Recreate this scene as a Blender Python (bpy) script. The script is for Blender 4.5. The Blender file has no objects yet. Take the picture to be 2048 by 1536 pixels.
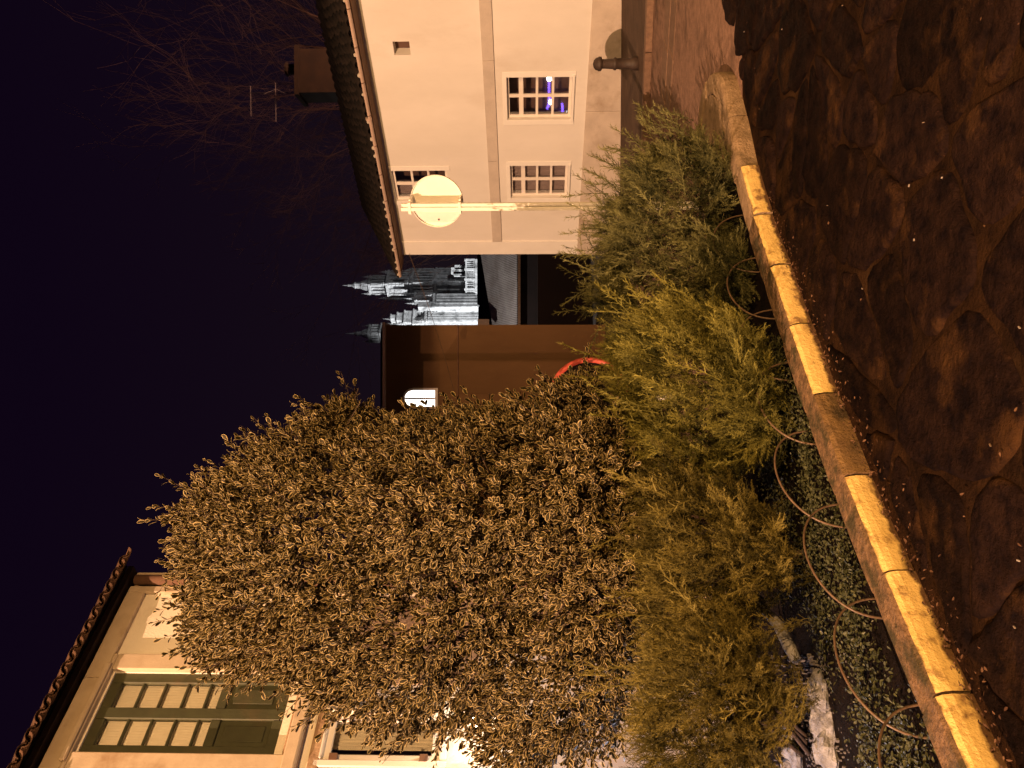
import bpy, math, random
import numpy as np
from mathutils import Matrix, Vector, noise as mnoise
R = math.radians
random.seed(7); rng = np.random.default_rng(7)
S = bpy.context.scene
col = S.collection

# ------------------------------------------------------------------ camera
F = 1539.0; PITCH = math.atan(42/1539.0); EYE = 1.6
fw = Vector((0, math.cos(PITCH), math.sin(PITCH))); up = Vector((0, -math.sin(PITCH), math.cos(PITCH))); rt = Vector((1, 0, 0))
cam = bpy.data.cameras.new('camera'); camo = bpy.data.objects.new('camera', cam); col.objects.link(camo)
cam.sensor_fit = 'HORIZONTAL'; cam.sensor_width = 36; cam.lens = 36*F/2048; cam.clip_end = 3000; cam.clip_start = .05
m = Matrix((-up, rt, -fw)).transposed().to_4x4()      # phone held on its side: the world's up points to the picture's left
m.translation = (0, 0, EYE); camo.matrix_world = m
S.camera = camo
S.view_settings.view_transform = 'Standard'; S.view_settings.look = 'None'; S.view_settings.exposure = 0; S.view_settings.gamma = 1
S.cycles.use_denoising = True
S.cycles.max_bounces = 6; S.cycles.transparent_max_bounces = 8
S.cycles.sample_clamp_indirect = 3.0

# ------------------------------------------------------------------ night sky
W = bpy.data.worlds.new('World'); S.world = W; W.use_nodes = True
nt = W.node_tree; nt.nodes.clear()
wo = nt.nodes.new('ShaderNodeOutputWorld'); bg = nt.nodes.new('ShaderNodeBackground')
tc = nt.nodes.new('ShaderNodeTexCoord'); sx = nt.nodes.new('ShaderNodeSeparateXYZ'); rp = nt.nodes.new('ShaderNodeValToRGB')
nt.links.new(tc.outputs['Generated'], sx.inputs[0]); nt.links.new(sx.outputs['Z'], rp.inputs[0]); nt.links.new(rp.outputs[0], bg.inputs[0]); nt.links.new(bg.outputs[0], wo.inputs[0])
rp.color_ramp.elements[0].position = 0; rp.color_ramp.elements[0].color = (.0105, .0065, .0085, 1)
rp.color_ramp.elements[1].position = .55; rp.color_ramp.elements[1].color = (.0042, .0014, .0068, 1)
e = rp.color_ramp.elements.new(.22); e.color = (.0070, .0036, .0075, 1)
bg.inputs[1].default_value = 1.0

LAMP_A = Vector((-8.4, -6.0, 9.75))     # lamp far down the street, lights the white house
LAMP_B = Vector((4.6, -6.2, 6.3))    # sodium lamp behind the photographer

# ------------------------------------------------------------------ helpers
def V(*a): return Vector(a)
def ray(X, Y):
    return fw + rt*((X-768)/F) + up*((1024-Y)/F)
def at(X, Y, depth):
    d = ray(X, Y); return V(0, 0, EYE) + d*(depth/d.y)
def sst(a, b, x):
    t = min(1, max(0, (x-a)/(b-a))); return t*t*(3-2*t)
def zg(x, y):
    return max(-1.25, min(.6, sst(4.5, 10, y)*(.084*x-.042*y)))
def tag(o, label=None, cat=None, group=None, kind=None):
    if label: o['label'] = label
    if cat: o['category'] = cat
    if group: o['group'] = group
    if kind: o['kind'] = kind
    return o
def thing(name, loc, label=None, cat=None, group=None, kind=None):
    o = bpy.data.objects.new(name, None); col.objects.link(o); o.location = loc; o.empty_display_size = .1
    return tag(o, label, cat, group, kind)
def world_loc(o):
    return Vector(o.location) if o.parent is None else o.matrix_parent_inverse @ Vector(o.location) + world_loc(o.parent)
def put(name, me, mats, parent=None, matrix=None):
    """link a mesh whose vertices (times matrix) are in world metres; parents are only ever translated"""
    o = bpy.data.objects.new(name, me); col.objects.link(o)
    if mats is not None and not me.materials:
        for mm in (mats if isinstance(mats, (list, tuple)) else [mats]): me.materials.append(mm)
    if parent is not None:
        o.parent = parent
        o.matrix_parent_inverse = Matrix.Translation(-parent['_w']) if '_w' in parent else Matrix.Translation(-wl(parent))
    if matrix is not None: o.matrix_basis = matrix
    return o
def wl(o):
    if o.type == 'EMPTY': return Vector(o.location)
    return Vector((0, 0, 0))
class MB:
    def __init__(s): s.v = []; s.f = []; s.m = []
    def add(s, vs, fs, mi=0):
        b = len(s.v); s.v += [tuple(v) for v in vs]; s.f += [tuple(b+i for i in f) for f in fs]; s.m += [mi]*len(fs)
    def box8(s, p, mi=0):      # p: 8 corners, bottom ring then top ring
        s.add(p, [(3, 2, 1, 0), (4, 5, 6, 7), (0, 1, 5, 4), (1, 2, 6, 5), (2, 3, 7, 6), (3, 0, 4, 7)], mi)
    def box(s, x0, x1, y0, y1, z0, z1, mi=0):
        s.box8([(x0, y0, z0), (x1, y0, z0), (x1, y1, z0), (x0, y1, z0), (x0, y0, z1), (x1, y0, z1), (x1, y1, z1), (x0, y1, z1)], mi)
    def tube(s, pts, rad, n=8, cap=True, mi=0):
        pts = [Vector(p) for p in pts]; k = len(pts)
        if not isinstance(rad, (list, tuple)): rad = [rad]*k
        rings = []; ref = None
        for i, p in enumerate(pts):
            t = (pts[min(i+1, k-1)]-pts[max(i-1, 0)]).normalized()
            if ref is None: ref = t.orthogonal().normalized()
            ref = (ref - t*ref.dot(t)); ref = ref.normalized() if ref.length > 1e-6 else t.orthogonal().normalized()
            b = t.cross(ref)
            rings.append([p + (ref*math.cos(2*math.pi*j/n) + b*math.sin(2*math.pi*j/n))*rad[i] for j in range(n)])
        vs = [v for r_ in rings for v in r_]; fs = []
        for i in range(k-1):
            for j in range(n):
                fs.append((i*n+j, i*n+(j+1) % n, (i+1)*n+(j+1) % n, (i+1)*n+j))
        if cap: fs += [tuple(range(n))[::-1], tuple((k-1)*n+j for j in range(n))]
        s.add(vs, fs, mi)
    def lathe(s, prof, c, n=16, mi=0, ax=None):     # prof: (radius, height) upwards
        vs = []; fs = []; k = len(prof)
        for (r_, h) in prof:
            for j in range(n):
                a = 2*math.pi*j/n + math.pi/n; vs.append((c[0]+r_*math.cos(a), c[1]+r_*math.sin(a), c[2]+h))
        for i in range(k-1):
            for j in range(n): fs.append((i*n+j, i*n+(j+1) % n, (i+1)*n+(j+1) % n, (i+1)*n+j))
        fs += [tuple(range(n))[::-1], tuple((k-1)*n+j for j in range(n))]
        s.add(vs, fs, mi)
    def mesh(s, name, smooth=False):
        me = bpy.data.meshes.new(name); me.from_pydata(s.v, [], s.f)
        if max(s.m, default=0) > 0: me.polygons.foreach_set('material_index', s.m)
        if smooth: me.polygons.foreach_set('use_smooth', [True]*len(s.f))
        me.update(); return me
    def build(s, name, mats, parent=None, smooth=False):
        return put(name, s.mesh(name, smooth), mats, parent)
def bevel(o, w, seg=1):
    b = o.modifiers.new('bevel', 'BEVEL'); b.width = w; b.segments = seg; b.limit_method = 'ANGLE'; b.angle_limit = R(40); return o

# ------------------------------------------------------------------ materials
def mat(name, c1, c2=None, scale=6, rough=.8, bump=0, bscale=None, spec=.3, stretch=(1, 1, 1), contrast=(.35, .65), rnd=0, c3=None, s3=1.2, c3r=(.55, .7), metal=0, detail=6):
    mt = bpy.data.materials.new(name); mt.use_nodes = True
    n = mt.node_tree.nodes; l = mt.node_tree.links; b = n['Principled BSDF']
    b.inputs['Base Color'].default_value = (*c1, 1); b.inputs['Roughness'].default_value = rough; b.inputs['Specular IOR Level'].default_value = spec; b.inputs['Metallic'].default_value = metal
    if c2 is None and bump == 0 and rnd == 0: return mt
    tcn = n.new('ShaderNodeTexCoord'); mp = n.new('ShaderNodeMapping'); mp.inputs['Scale'].default_value = stretch; l.new(tcn.outputs['Object'], mp.inputs[0])
    out = None
    def noise(sc, d=detail):
        q = n.new('ShaderNodeTexNoise'); q.inputs['Scale'].default_value = sc; q.inputs['Detail'].default_value = d; q.inputs['Roughness'].default_value = .62; l.new(mp.outputs[0], q.inputs['Vector']); return q.outputs['Fac']
    def ramp(f, a, bb):
        r_ = n.new('ShaderNodeMapRange'); r_.inputs[1].default_value = a; r_.inputs[2].default_value = bb; l.new(f, r_.inputs[0]); return r_.outputs[0]
    def mix(f, a, bb):
        x = n.new('ShaderNodeMix'); x.data_type = 'RGBA'; l.new(f, x.inputs[0])
        for i, q in ((6, a), (7, bb)):
            if isinstance(q, tuple): x.inputs[i].default_value = (*q, 1)
            else: l.new(q, x.inputs[i])
        return x.outputs[2]
    cur = c1
    if c2 is not None: cur = mix(ramp(noise(scale), *contrast), c1, c2)
    if c3 is not None: cur = mix(ramp(noise(s3, 8), *c3r), cur, c3)
    if rnd:
        oi = n.new('ShaderNodeObjectInfo'); hv = n.new('ShaderNodeHueSaturation'); mr = n.new('ShaderNodeMapRange'); l.new(oi.outputs['Random'], mr.inputs[0]); mr.inputs[3].default_value = 1-rnd; mr.inputs[4].default_value = 1+rnd
        l.new(mr.outputs[0], hv.inputs['Value'])
        if isinstance(cur, tuple): hv.inputs['Color'].default_value = (*cur, 1)
        else: l.new(cur, hv.inputs['Color'])
        cur = hv.outputs[0]
    if not isinstance(cur, tuple): l.new(cur, b.inputs['Base Color'])
    if bump:
        bp = n.new('ShaderNodeBump'); bp.inputs['Strength'].default_value = min(1, bump); bp.inputs['Distance'].default_value = .02
        l.new(noise(bscale or scale*4), bp.inputs['Height']); l.new(bp.outputs[0], b.inputs['Normal'])
    return mt
def worn_shaded_edges(mt, dirt_shade, lo=.50, hi=.78, sc=16):
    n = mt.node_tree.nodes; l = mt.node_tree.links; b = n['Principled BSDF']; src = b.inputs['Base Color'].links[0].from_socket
    a = n.new('ShaderNodeAttribute'); a.attribute_name = 'wear_shade'; q = n.new('ShaderNodeTexNoise'); q.inputs['Scale'].default_value = sc; q.inputs['Detail'].default_value = 8; t = n.new('ShaderNodeTexCoord'); l.new(t.outputs['Object'], q.inputs['Vector'])
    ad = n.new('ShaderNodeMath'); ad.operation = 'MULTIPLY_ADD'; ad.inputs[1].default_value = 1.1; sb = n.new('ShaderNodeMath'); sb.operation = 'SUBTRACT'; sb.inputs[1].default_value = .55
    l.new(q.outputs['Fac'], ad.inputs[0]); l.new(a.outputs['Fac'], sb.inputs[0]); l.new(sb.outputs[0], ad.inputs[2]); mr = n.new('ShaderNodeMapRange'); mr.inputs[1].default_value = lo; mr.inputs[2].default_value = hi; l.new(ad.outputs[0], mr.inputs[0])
    x = n.new('ShaderNodeMix'); x.data_type = 'RGBA'; l.new(mr.outputs[0], x.inputs[0]); l.new(src, x.inputs[6]); x.inputs[7].default_value = (*dirt_shade, 1); l.new(x.outputs[2], b.inputs['Base Color'])
def emit(name, c, s):
    mt = bpy.data.materials.new(name); mt.use_nodes = True; b = mt.node_tree.nodes['Principled BSDF']
    b.inputs['Base Color'].default_value = (*c, 1); b.inputs['Emission Color'].default_value = (*c, 1); b.inputs['Emission Strength'].default_value = s; return mt
def glass(name, refl=.10, tint=(1, 1, 1)):
    mt = bpy.data.materials.new(name); mt.use_nodes = True; n = mt.node_tree.nodes; l = mt.node_tree.links; n.clear()
    o = n.new('ShaderNodeOutputMaterial'); mx = n.new('ShaderNodeMixShader'); tr = n.new('ShaderNodeBsdfTransparent'); gl = n.new('ShaderNodeBsdfGlossy'); fr = n.new('ShaderNodeFresnel')
    tr.inputs[0].default_value = (*tint, 1); gl.inputs['Roughness'].default_value = .02; fr.inputs[0].default_value = 1.5
    ad = n.new('ShaderNodeMath'); ad.operation = 'ADD'; ad.inputs[1].default_value = refl-.04; l.new(fr.outputs[0], ad.inputs[0]); l.new(ad.outputs[0], mx.inputs[0])
    l.new(tr.outputs[0], mx.inputs[1]); l.new(gl.outputs[0], mx.inputs[2]); l.new(mx.outputs[0], o.inputs[0]); return mt

M = {}
M['stucco'] = mat('white_stucco', (.74, .72, .70), (.67, .65, .625), 1.1, .9, .25, 60, stretch=(1, 1, .45), c3=(.56, .52, .475), s3=.7, c3r=(.55, .80))
M['stucco_trim'] = mat('trim_stucco', (.80, .79, .77), (.75, .74, .72), 2, .9, .2, 60)
M['band'] = mat('string_course_stone', (.56, .50, .45), (.48, .43, .39), 3, .9, .4, 40)
M['plinth'] = mat('plinth_render', (.58, .51, .45), (.48, .42, .37), 2.2, .9, .4, 40, c3=(.30, .23, .17), s3=1.3, c3r=(.52, .74))
M['soffit'] = mat('soffit_boards', (.20, .12, .08), (.14, .08, .05), 8, .8, .3)
M['gutter'] = mat('painted_gutter', (.55, .42, .36), (.48, .36, .30), 5, .45)
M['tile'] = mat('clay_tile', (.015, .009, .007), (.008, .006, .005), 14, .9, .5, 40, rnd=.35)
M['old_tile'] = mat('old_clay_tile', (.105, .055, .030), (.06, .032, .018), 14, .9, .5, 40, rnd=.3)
M['dark_wood'] = mat('dark_eaves_wood', (.035, .020, .012), (.025, .014, .009), 8, .9)
M['mortar_dab'] = mat('mortar', (.55, .50, .44), (.4, .36, .3), 20, .95)
M['white_frame'] = mat('white_paint', (.78, .74, .70), (.74, .70, .66), 6, .5)
M['glass'] = glass('window_glass', .14)
M['glass_clear'] = glass('clear_glass', .05)
M['curtain_pink'] = mat('net_curtain', (.44, .36, .33), (.40, .32, .29), 3, .95)
M['curtain_cream'] = mat('cream_curtain', (.84, .80, .72), (.76, .71, .62), 30, .95, stretch=(6, 6, .3))
M['room'] = mat('dark_room', (.17, .10, .075), (.11, .065, .05), 1.5, .95)
M['green_paint'] = mat('green_paint', (.060, .064, .034), (.048, .050, .028), 7, .55, .15, 30, c3=(.075, .062, .034), s3=2)
M['granite'] = mat('granite_surround', (.54, .45, .34), (.46, .37, .27), 6, .9, .12, 70, c3=(.25, .15, .08), s3=1.6, c3r=(.55, .75))
M['old_wall'] = mat('limewashed_wall', (.82, .77, .68), (.76, .71, .62), 2, .9, .25, 50, c3=(.60, .52, .42), s3=1.4, c3r=(.55, .85))
M['stone_wall'] = mat('stained_stone', (.42, .30, .20), (.32, .21, .13), 4, .95, .6, 30, c3=(.16, .09, .05), s3=2, c3r=(.5, .7))
M['downpipe'] = mat('brown_downpipe', (.16, .09, .06), (.12, .065, .045), 6, .5)
M['sign_white'] = mat('sign_enamel', (.80, .78, .70), (.76, .74, .66), 9, .4)
M['galv'] = mat('galvanised_pole', (.78, .76, .70), (.70, .68, .62), 12, .35)
M['red'] = mat('red_enamel', (.42, .07, .05), (.36, .06, .04), 10, .35)
M['mirror'] = mat('convex_mirror', (.10, .07, .06), None, rough=.08, metal=.9)
M['iron'] = mat('cast_iron', (.055, .037, .03), (.04, .027, .022), 18, .55, .2)
M['brown_wall'] = mat('brown_render', (.155, .086, .038), (.112, .060, .026), .55, .9, .2, 12, stretch=(1, 1, .35), c3=(.16, .085, .035), s3=.25, c3r=(.5, .75), rnd=.14)
M['lit_window'] = emit('lit_window', (1.0, .93, .84), 3.0)
M['flag'] = mat('wet_flagstone', (.0125, .0062, .0042), (.0032, .0018, .0022), 11, .75, 1, 34, c3=(.040, .019, .007), s3=2.6, c3r=(.54, .70), rnd=.4, spec=.03)
M['mortar'] = mat('sandy_joint', (.022, .0105, .0045), (.006, .0031, .0021), 6, .95, .8, 50, c3=(.046, .024, .010), s3=1.5, c3r=(.56, .70), spec=.03)
M['road'] = mat('worn_road', (.26, .155, .11), (.15, .088, .060), 14, .95, 1, 40, c3=(.09, .052, .033), s3=2.2, c3r=(.52, .68), stretch=(1, 1, 1))
M['pavement'] = mat('pavement_stone', (.085, .050, .032), (.055, .032, .020), 3, .9, .5, 30, c3=(.11, .07, .045), s3=1)
M['kerb_far'] = mat('granite_kerb', (.20, .125, .085), (.13, .08, .055), 14, .9, .5, 60, rnd=.15)
M['kerb_stone'] = mat('mossy_kerb', (.20, .120, .060), (.085, .050, .024), 22, .95, .9, 45, c3=(.045, .034, .013), s3=7, c3r=(.47, .60))
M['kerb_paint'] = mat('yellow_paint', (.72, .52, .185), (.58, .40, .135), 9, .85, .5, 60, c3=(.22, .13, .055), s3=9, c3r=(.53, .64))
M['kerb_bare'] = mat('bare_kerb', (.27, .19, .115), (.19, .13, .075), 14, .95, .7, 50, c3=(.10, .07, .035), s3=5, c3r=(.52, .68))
worn_shaded_edges(M['kerb_paint'], (.085, .045, .018))  # ragged paint loss, plus shadow at the kerb foot put into the colour
M['kerb_dirty'] = mat('worn_yellow_paint', (.19, .115, .042), (.10, .058, .025), 9, .9, .8, 50, c3=(.045, .03, .013), s3=4, c3r=(.45, .62))
M['soil'] = mat('dark_soil', (.010, .007, .006), (.005, .004, .004), 16, .95, 1, 40, spec=.03)
M['ground'] = mat('dark_ground', (.035, .024, .018), (.022, .016, .013), 1.5, .95)
M['bark'] = mat('bark', (.07, .045, .03), (.04, .026, .018), 20, .95, .6)
M['far_bark'] = mat('pale_bark', (.22, .13, .10), (.14, .085, .065), 4, .95)
M['cath'] = mat('cathedral_granite', (.64, .64, .64), (.36, .36, .36), .8, .95, .8, 1.6, c3=(.16, .16, .16), s3=.35, c3r=(.53, .66))
M['cath_dark'] = mat('belfry_void', (.035, .035, .04))
M['far_roof'] = mat('weathered_roof', (.42, .40, .40), (.30, .28, .28), .5, .9, c3=(.20, .17, .15), s3=.22, c3r=(.5, .7))
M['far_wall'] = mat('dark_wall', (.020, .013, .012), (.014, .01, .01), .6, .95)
M['far_wall2'] = mat('tan_wall', (.17, .085, .045), (.14, .07, .035), .6, .95)
M['dark_brick'] = mat('sooty_brick', (.034, .018, .009), (.022, .012, .007), 3, .95)
M['antenna'] = mat('aluminium', (.30, .24, .21), None, rough=.5)
M['cable'] = mat('cable', (.12, .08, .055))
M['hoop'] = mat('painted_hoop', (.13, .085, .055), (.08, .052, .034), 25, .35, .2, 90)
M['rock'] = mat('pale_rock', (.27, .27, .28), (.12, .12, .13), 14, .9, .9, 40, c3=(.08, .075, .07), s3=5)
M['grit'] = mat('dark_grit', (.15, .14, .14), (.05, .045, .045), 40, .95)
M['litter'] = mat('litter', (.55, .50, .46), (.20, .12, .06), 5, .8, rnd=.5)
M['purple'] = emit('purple_neon', (.20, .10, 1.0), 9)
M['white_glow'] = emit('lamp_glow', (1, .95, .9), 26)

def leaf_mat(name, body, body2, edge=None, e0=.55, e1=.72, rough=.45, trans=.25):
    mt = bpy.data.materials.new(name); mt.use_nodes = True; n = mt.node_tree.nodes; l = mt.node_tree.links; b = n['Principled BSDF']
    a = n.new('ShaderNodeAttribute'); a.attribute_name = 'rnd'
    x = n.new('ShaderNodeMix'); x.data_type = 'RGBA'; x.inputs[6].default_value = (*body, 1); x.inputs[7].default_value = (*body2, 1); l.new(a.outputs['Fac'], x.inputs[0]); cur = x.outputs[2]
    if edge:
        g = n.new('ShaderNodeAttribute'); g.attribute_name = 'edge'; mr = n.new('ShaderNodeMapRange'); mr.inputs[1].default_value = e0; mr.inputs[2].default_value = e1
        ns = n.new('ShaderNodeTexNoise'); ns.inputs['Scale'].default_value = 60; tcn = n.new('ShaderNodeTexCoord'); l.new(tcn.outputs['Object'], ns.inputs['Vector'])
        ad = n.new('ShaderNodeMath'); ad.operation = 'MULTIPLY_ADD'; ad.inputs[1].default_value = .35; l.new(ns.outputs['Fac'], ad.inputs[0]); sb = n.new('ShaderNodeMath'); sb.operation = 'SUBTRACT'; sb.inputs[1].default_value = .17
        l.new(g.outputs['Fac'], sb.inputs[0]); l.new(sb.outputs[0], ad.inputs[2]); l.new(ad.outputs[0], mr.inputs[0])
        y = n.new('ShaderNodeMix'); y.data_type = 'RGBA'; l.new(mr.outputs[0], y.inputs[0]); l.new(cur, y.inputs[6]); y.inputs[7].default_value = (*edge, 1); cur = y.outputs[2]
    l.new(cur, b.inputs['Base Color']); b.inputs['Roughness'].default_value = rough; b.inputs['Specular IOR Level'].default_value = .18
    return mt
M['euonymus'] = leaf_mat('variegated_leaf', (.016, .014, .006), (.036, .027, .010), (.46, .355, .165), .70, .90, rough=.6)
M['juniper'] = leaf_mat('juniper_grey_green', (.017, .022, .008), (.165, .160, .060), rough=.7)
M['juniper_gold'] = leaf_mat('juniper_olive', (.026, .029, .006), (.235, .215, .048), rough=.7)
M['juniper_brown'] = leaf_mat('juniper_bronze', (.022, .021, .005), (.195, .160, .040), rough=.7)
M['vinca'] = leaf_mat('ground_cover_leaf', (.018, .022, .009), (.075, .076, .034), rough=.45)
M['tree_leaf'] = leaf_mat('tree_leaf', (.050, .026, .024), (.066, .034, .030), rough=.7)
M['dead_leaf'] = leaf_mat('dead_leaf', (.035, .015, .008), (.115, .062, .034), rough=.8)

# ------------------------------------------------------------------ ground, street, road, pavement
def grid_sheet(name, xs, ys, zf, mt, parent=None):
    vs = [(x, y, zf(x, y)) for y in ys for x in xs]; nx = len(xs)
    fs = [(j*nx+i, j*nx+i+1, (j+1)*nx+i+1, (j+1)*nx+i) for j in range(len(ys)-1) for i in range(nx-1)]
    b = MB(); b.add(vs, fs); o = b.build(name, mt, parent, True); return o
far = [-900, -400, -200, -100, -60, -40, -28]
xs = far + list(np.arange(-20, 20.1, 1.0)) + [-a for a in far[::-1]]
tag(grid_sheet('ground', xs, xs, lambda x, y: zg(x, y)-.16, M['ground']), kind='structure')
street = tag(grid_sheet('street', list(np.arange(-30, 12.1, .5)), list(np.arange(-26, 5.51, .5))+[5.95], lambda x, y: zg(x, y), M['mortar']), kind='structure')

# white house facade frame: corner at the far left end, running towards the viewer on the right
class Facade:
    def __init__(s, O, a, n): s.O = Vector(O); s.a = Vector(a).normalized(); s.n = Vector(n).normalized()
    def P(s, u, z, d=0): return s.O + s.a*u + s.n*d + V(0, 0, z)
    def sz(s, X, Y, d=0):
        r_ = ray(X, Y); t = (s.O + s.n*d - V(0, 0, EYE)).dot(s.n)/r_.dot(s.n); p = V(0, 0, EYE) + r_*t
        q = p - s.O; return q.dot(s.a), p.z
    def box(s, mb, u0, u1, z0, z1, d0, d1, mi=0):
        mb.box8([s.P(u0, z0, d1), s.P(u1, z0, d1), s.P(u1, z0, d0), s.P(u0, z0, d0), s.P(u0, z1, d1), s.P(u1, z1, d1), s.P(u1, z1, d0), s.P(u0, z1, d0)], mi)
    def wall(s, mb, u0, u1, z0, z1, holes, t=.3, depth=6, mi=0):
        us = sorted({u0, u1, *[h[0] for h in holes], *[h[1] for h in holes]}); zs = sorted({z0, z1, *[h[2] for h in holes], *[h[3] for h in holes]})
        for i in range(len(us)-1):
            for j in range(len(zs)-1):
                cu = (us[i]+us[i+1])/2; cz = (zs[j]+zs[j+1])/2
                if any(h[0] < cu < h[1] and h[2] < cz < h[3] for h in holes): continue
                mb.add([s.P(us[i], zs[j]), s.P(us[i+1], zs[j]), s.P(us[i+1], zs[j+1]), s.P(us[i], zs[j+1])], [(0, 1, 2, 3)], mi)
        for (a, b, c, d) in holes:
            q = [(a, c), (b, c), (b, d), (a, d)]
            for k in range(4):
                p, r_ = q[k], q[(k+1) % 4]
                mb.add([s.P(*p), s.P(*r_), s.P(*r_, -t), s.P(*p, -t)], [(0, 1, 2, 3)], mi)
        # the other three sides and the top
        c = [s.P(u0, z0), s.P(u1, z0), s.P(u1, z0, -depth), s.P(u0, z0, -depth)]; h = V(0, 0, z1-z0)
        for (i, j) in ((1, 2), (2, 3), (3, 0)): mb.add([c[i], c[j], c[j]+h, c[i]+h], [(0, 1, 2, 3)], mi)
        mb.add([p+h for p in c], [(0, 1, 2, 3)], mi)

WH = Facade((0, 0, 0), (.6, -.8, 0), (-.8, -.6, 0))
_L = (7*.8+14*.6)     # plane distance: passes (7, 14)
WH.O = V(7, 14, 0); WH.O = WH.P(WH.sz(1031, 1000)[0], 0)          # move the origin to the far corner
PAVW = 3.1
def strip(name, F_, u0, u1, d0, d1, nu, zoff, mt, zfun, parent=None, skirt=0):
    vs = []; fs = []
    for i in range(nu+1):
        u = u0+(u1-u0)*i/nu
        for d in (d0, d1):
            p = F_.P(u, 0, d); vs.append((p.x, p.y, zfun(p.x, p.y)+zoff))
    for i in range(nu): fs.append((2*i, 2*i+1, 2*i+3, 2*i+2))
    b = MB(); b.add(vs, fs); return b.build(name, mt, parent, True)
tag(grid_sheet('road', list(np.arange(-8, 14.1, .5)), [5.95+.25*k for k in range(60)], lambda x, y: zg(x, y)+.004-.085*sst(6.0, 9.5, y), M['road']), kind='structure')
pav = tag(strip('pavement', WH, -4, 12, -.05, PAVW, 40, 0, M['pavement'], zg), kind='structure')
u = -4.0; k = 0
while u < 11.5:
    ln = 1.15+.25*random.random(); b = MB(); h = .012+.006*random.random()
    p = [WH.P(u+.008, 0, PAVW+.002), WH.P(u+ln-.008, 0, PAVW+.002), WH.P(u+ln-.008, 0, PAVW+.16), WH.P(u+.008, 0, PAVW+.16)]
    b.box8([V(q.x, q.y, zg(q.x, q.y)-.15) for q in p] + [V(q.x, q.y, zg(q.x, q.y)+h) for q in p])
    bevel(b.build('kerb_stone', M['kerb_far'], pav), .012, 2); u += ln
# darker stone gutter channel along the road edge and paved strips
u = -3.0
for row, d0 in enumerate((PAVW+1.15, PAVW+1.55)):
    u = -3.0
    while u < 10:
        ln = .5+.3*random.random(); b = MB(); h = .006+.012*random.random()
        p = [WH.P(u+.012, 0, d0), WH.P(u+ln-.012, 0, d0), WH.P(u+ln-.012, 0, d0+.36), WH.P(u+.012, 0, d0+.36)]
        if all(q.y > 7.6 for q in p):
            b.box8([V(q.x, q.y, zg(q.x, q.y)-.2) for q in p] + [V(q.x, q.y, zg(q.x, q.y)-.081+h) for q in p])
            bevel(b.build('gutter_stone', M['kerb_far'], bpy.data.objects['road']), .01)
        u += ln

# ------------------------------------------------------------------ planter kerb path
ctrl = [(-3.1, .2), (-2.1, 1.55), (-1.29, 2.64), (-.42, 3.68), (.71, 4.79), (1.40, 5.42), (2.03, 5.84), (2.45, 6.16), (2.62, 6.55), (2.50, 6.95), (2.12, 7.22), (1.5, 7.30), (.2, 7.15), (-1.6, 6.5), (-3.6, 4.4), (-5.2, 2.2)]
def catmull(P, n=24):
    P = [np.array(p, float) for p in P]; out = []
    for i in range(len(P)-1):
        p0, p1, p2, p3 = P[max(i-1, 0)], P[i], P[i+1], P[min(i+2, len(P)-1)]
        for k in range(n):
            t = k/n; out.append(.5*((2*p1)+(-p0+p2)*t+(2*p0-5*p1+4*p2-p3)*t*t+(-p0+3*p1-3*p2+p3)*t**3))
    out.append(P[-1]); return np.array(out)
kp = catmull(ctrl); seg = np.linalg.norm(np.diff(kp, axis=0), axis=1); ks = np.concatenate([[0], np.cumsum(seg)])
def kpt(s):
    p = np.array([np.interp(s, ks, kp[:, 0]), np.interp(s, ks, kp[:, 1])]); q = np.array([np.interp(s+.03, ks, kp[:, 0]), np.interp(s+.03, ks, kp[:, 1])]); p0 = np.array([np.interp(s-.03, ks, kp[:, 0]), np.interp(s-.03, ks, kp[:, 1])])
    t = q-p0; t /= np.linalg.norm(t)+1e-9; return p, t, np.array([t[1], -t[0]])     # point, tangent, outward (street side)
kerb = thing('planter_kerb', (*kpt(2)[0], 0), kind='structure')
s_joint = ks[np.argmin(np.abs(kp[:130, 0]+.43))]      # a joint seen in the photo
joints = [s_joint+k*.545 for k in range(-7, 24)]
KH = .14
for i in range(len(joints)-1):
    s0, s1 = joints[i]+.006, joints[i+1]-.006
    if s0 < 0 or s1 > ks[-1]: continue
    b = MB(); dh = random.uniform(-.008, .008); do = random.uniform(-.008, .008); n = 6
    rings = []
    for k in range(n+1):
        s = s0+(s1-s0)*k/n; p, t, o = kpt(s); z0 = zg(*p); inset = .004 if k in (0, n) else 0
        wob = .004*math.sin(7*s+i)
        prof = [(do+wob, -.06), (do+wob, .010), (do+wob, .045), (do+wob, KH*.55), (do-.004-inset+wob, KH-.030), (do-.016-inset, KH-.010), (do-.036, KH-inset), (do-.165, KH-.004-inset), (do-.185, KH-.03), (do-.19, -.06)]
        rings.append([(p[0]+o[0]*a, p[1]+o[1]*a, z0+z+dh*(z > 0)) for a, z in prof])
    m_ = len(rings[0])
    b.v = [v for r_ in rings for v in r_]
    for k in range(n):
        for j in range(m_-1):
            b.f.append((k*m_+j, (k+1)*m_+j, (k+1)*m_+j+1, k*m_+j+1)); b.m.append(1 if (j < 5 and s0 < 6.9) else 0)
    b.f += [tuple(range(m_)), tuple(n*m_+j for j in range(m_))[::-1]]; b.m += [0, 0]
    dirty = abs(s0-(s_joint+.006)) < .01
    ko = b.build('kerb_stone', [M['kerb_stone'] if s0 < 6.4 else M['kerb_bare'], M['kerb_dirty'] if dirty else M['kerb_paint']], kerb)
    wa = ko.data.attributes.new('wear_shade', 'FLOAT', 'POINT'); wa.data.foreach_set('value', [q for k in range(n+1) for q in (1, .95, .42, .0, .12, .62, 1, 1, 1, 1)])
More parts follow.
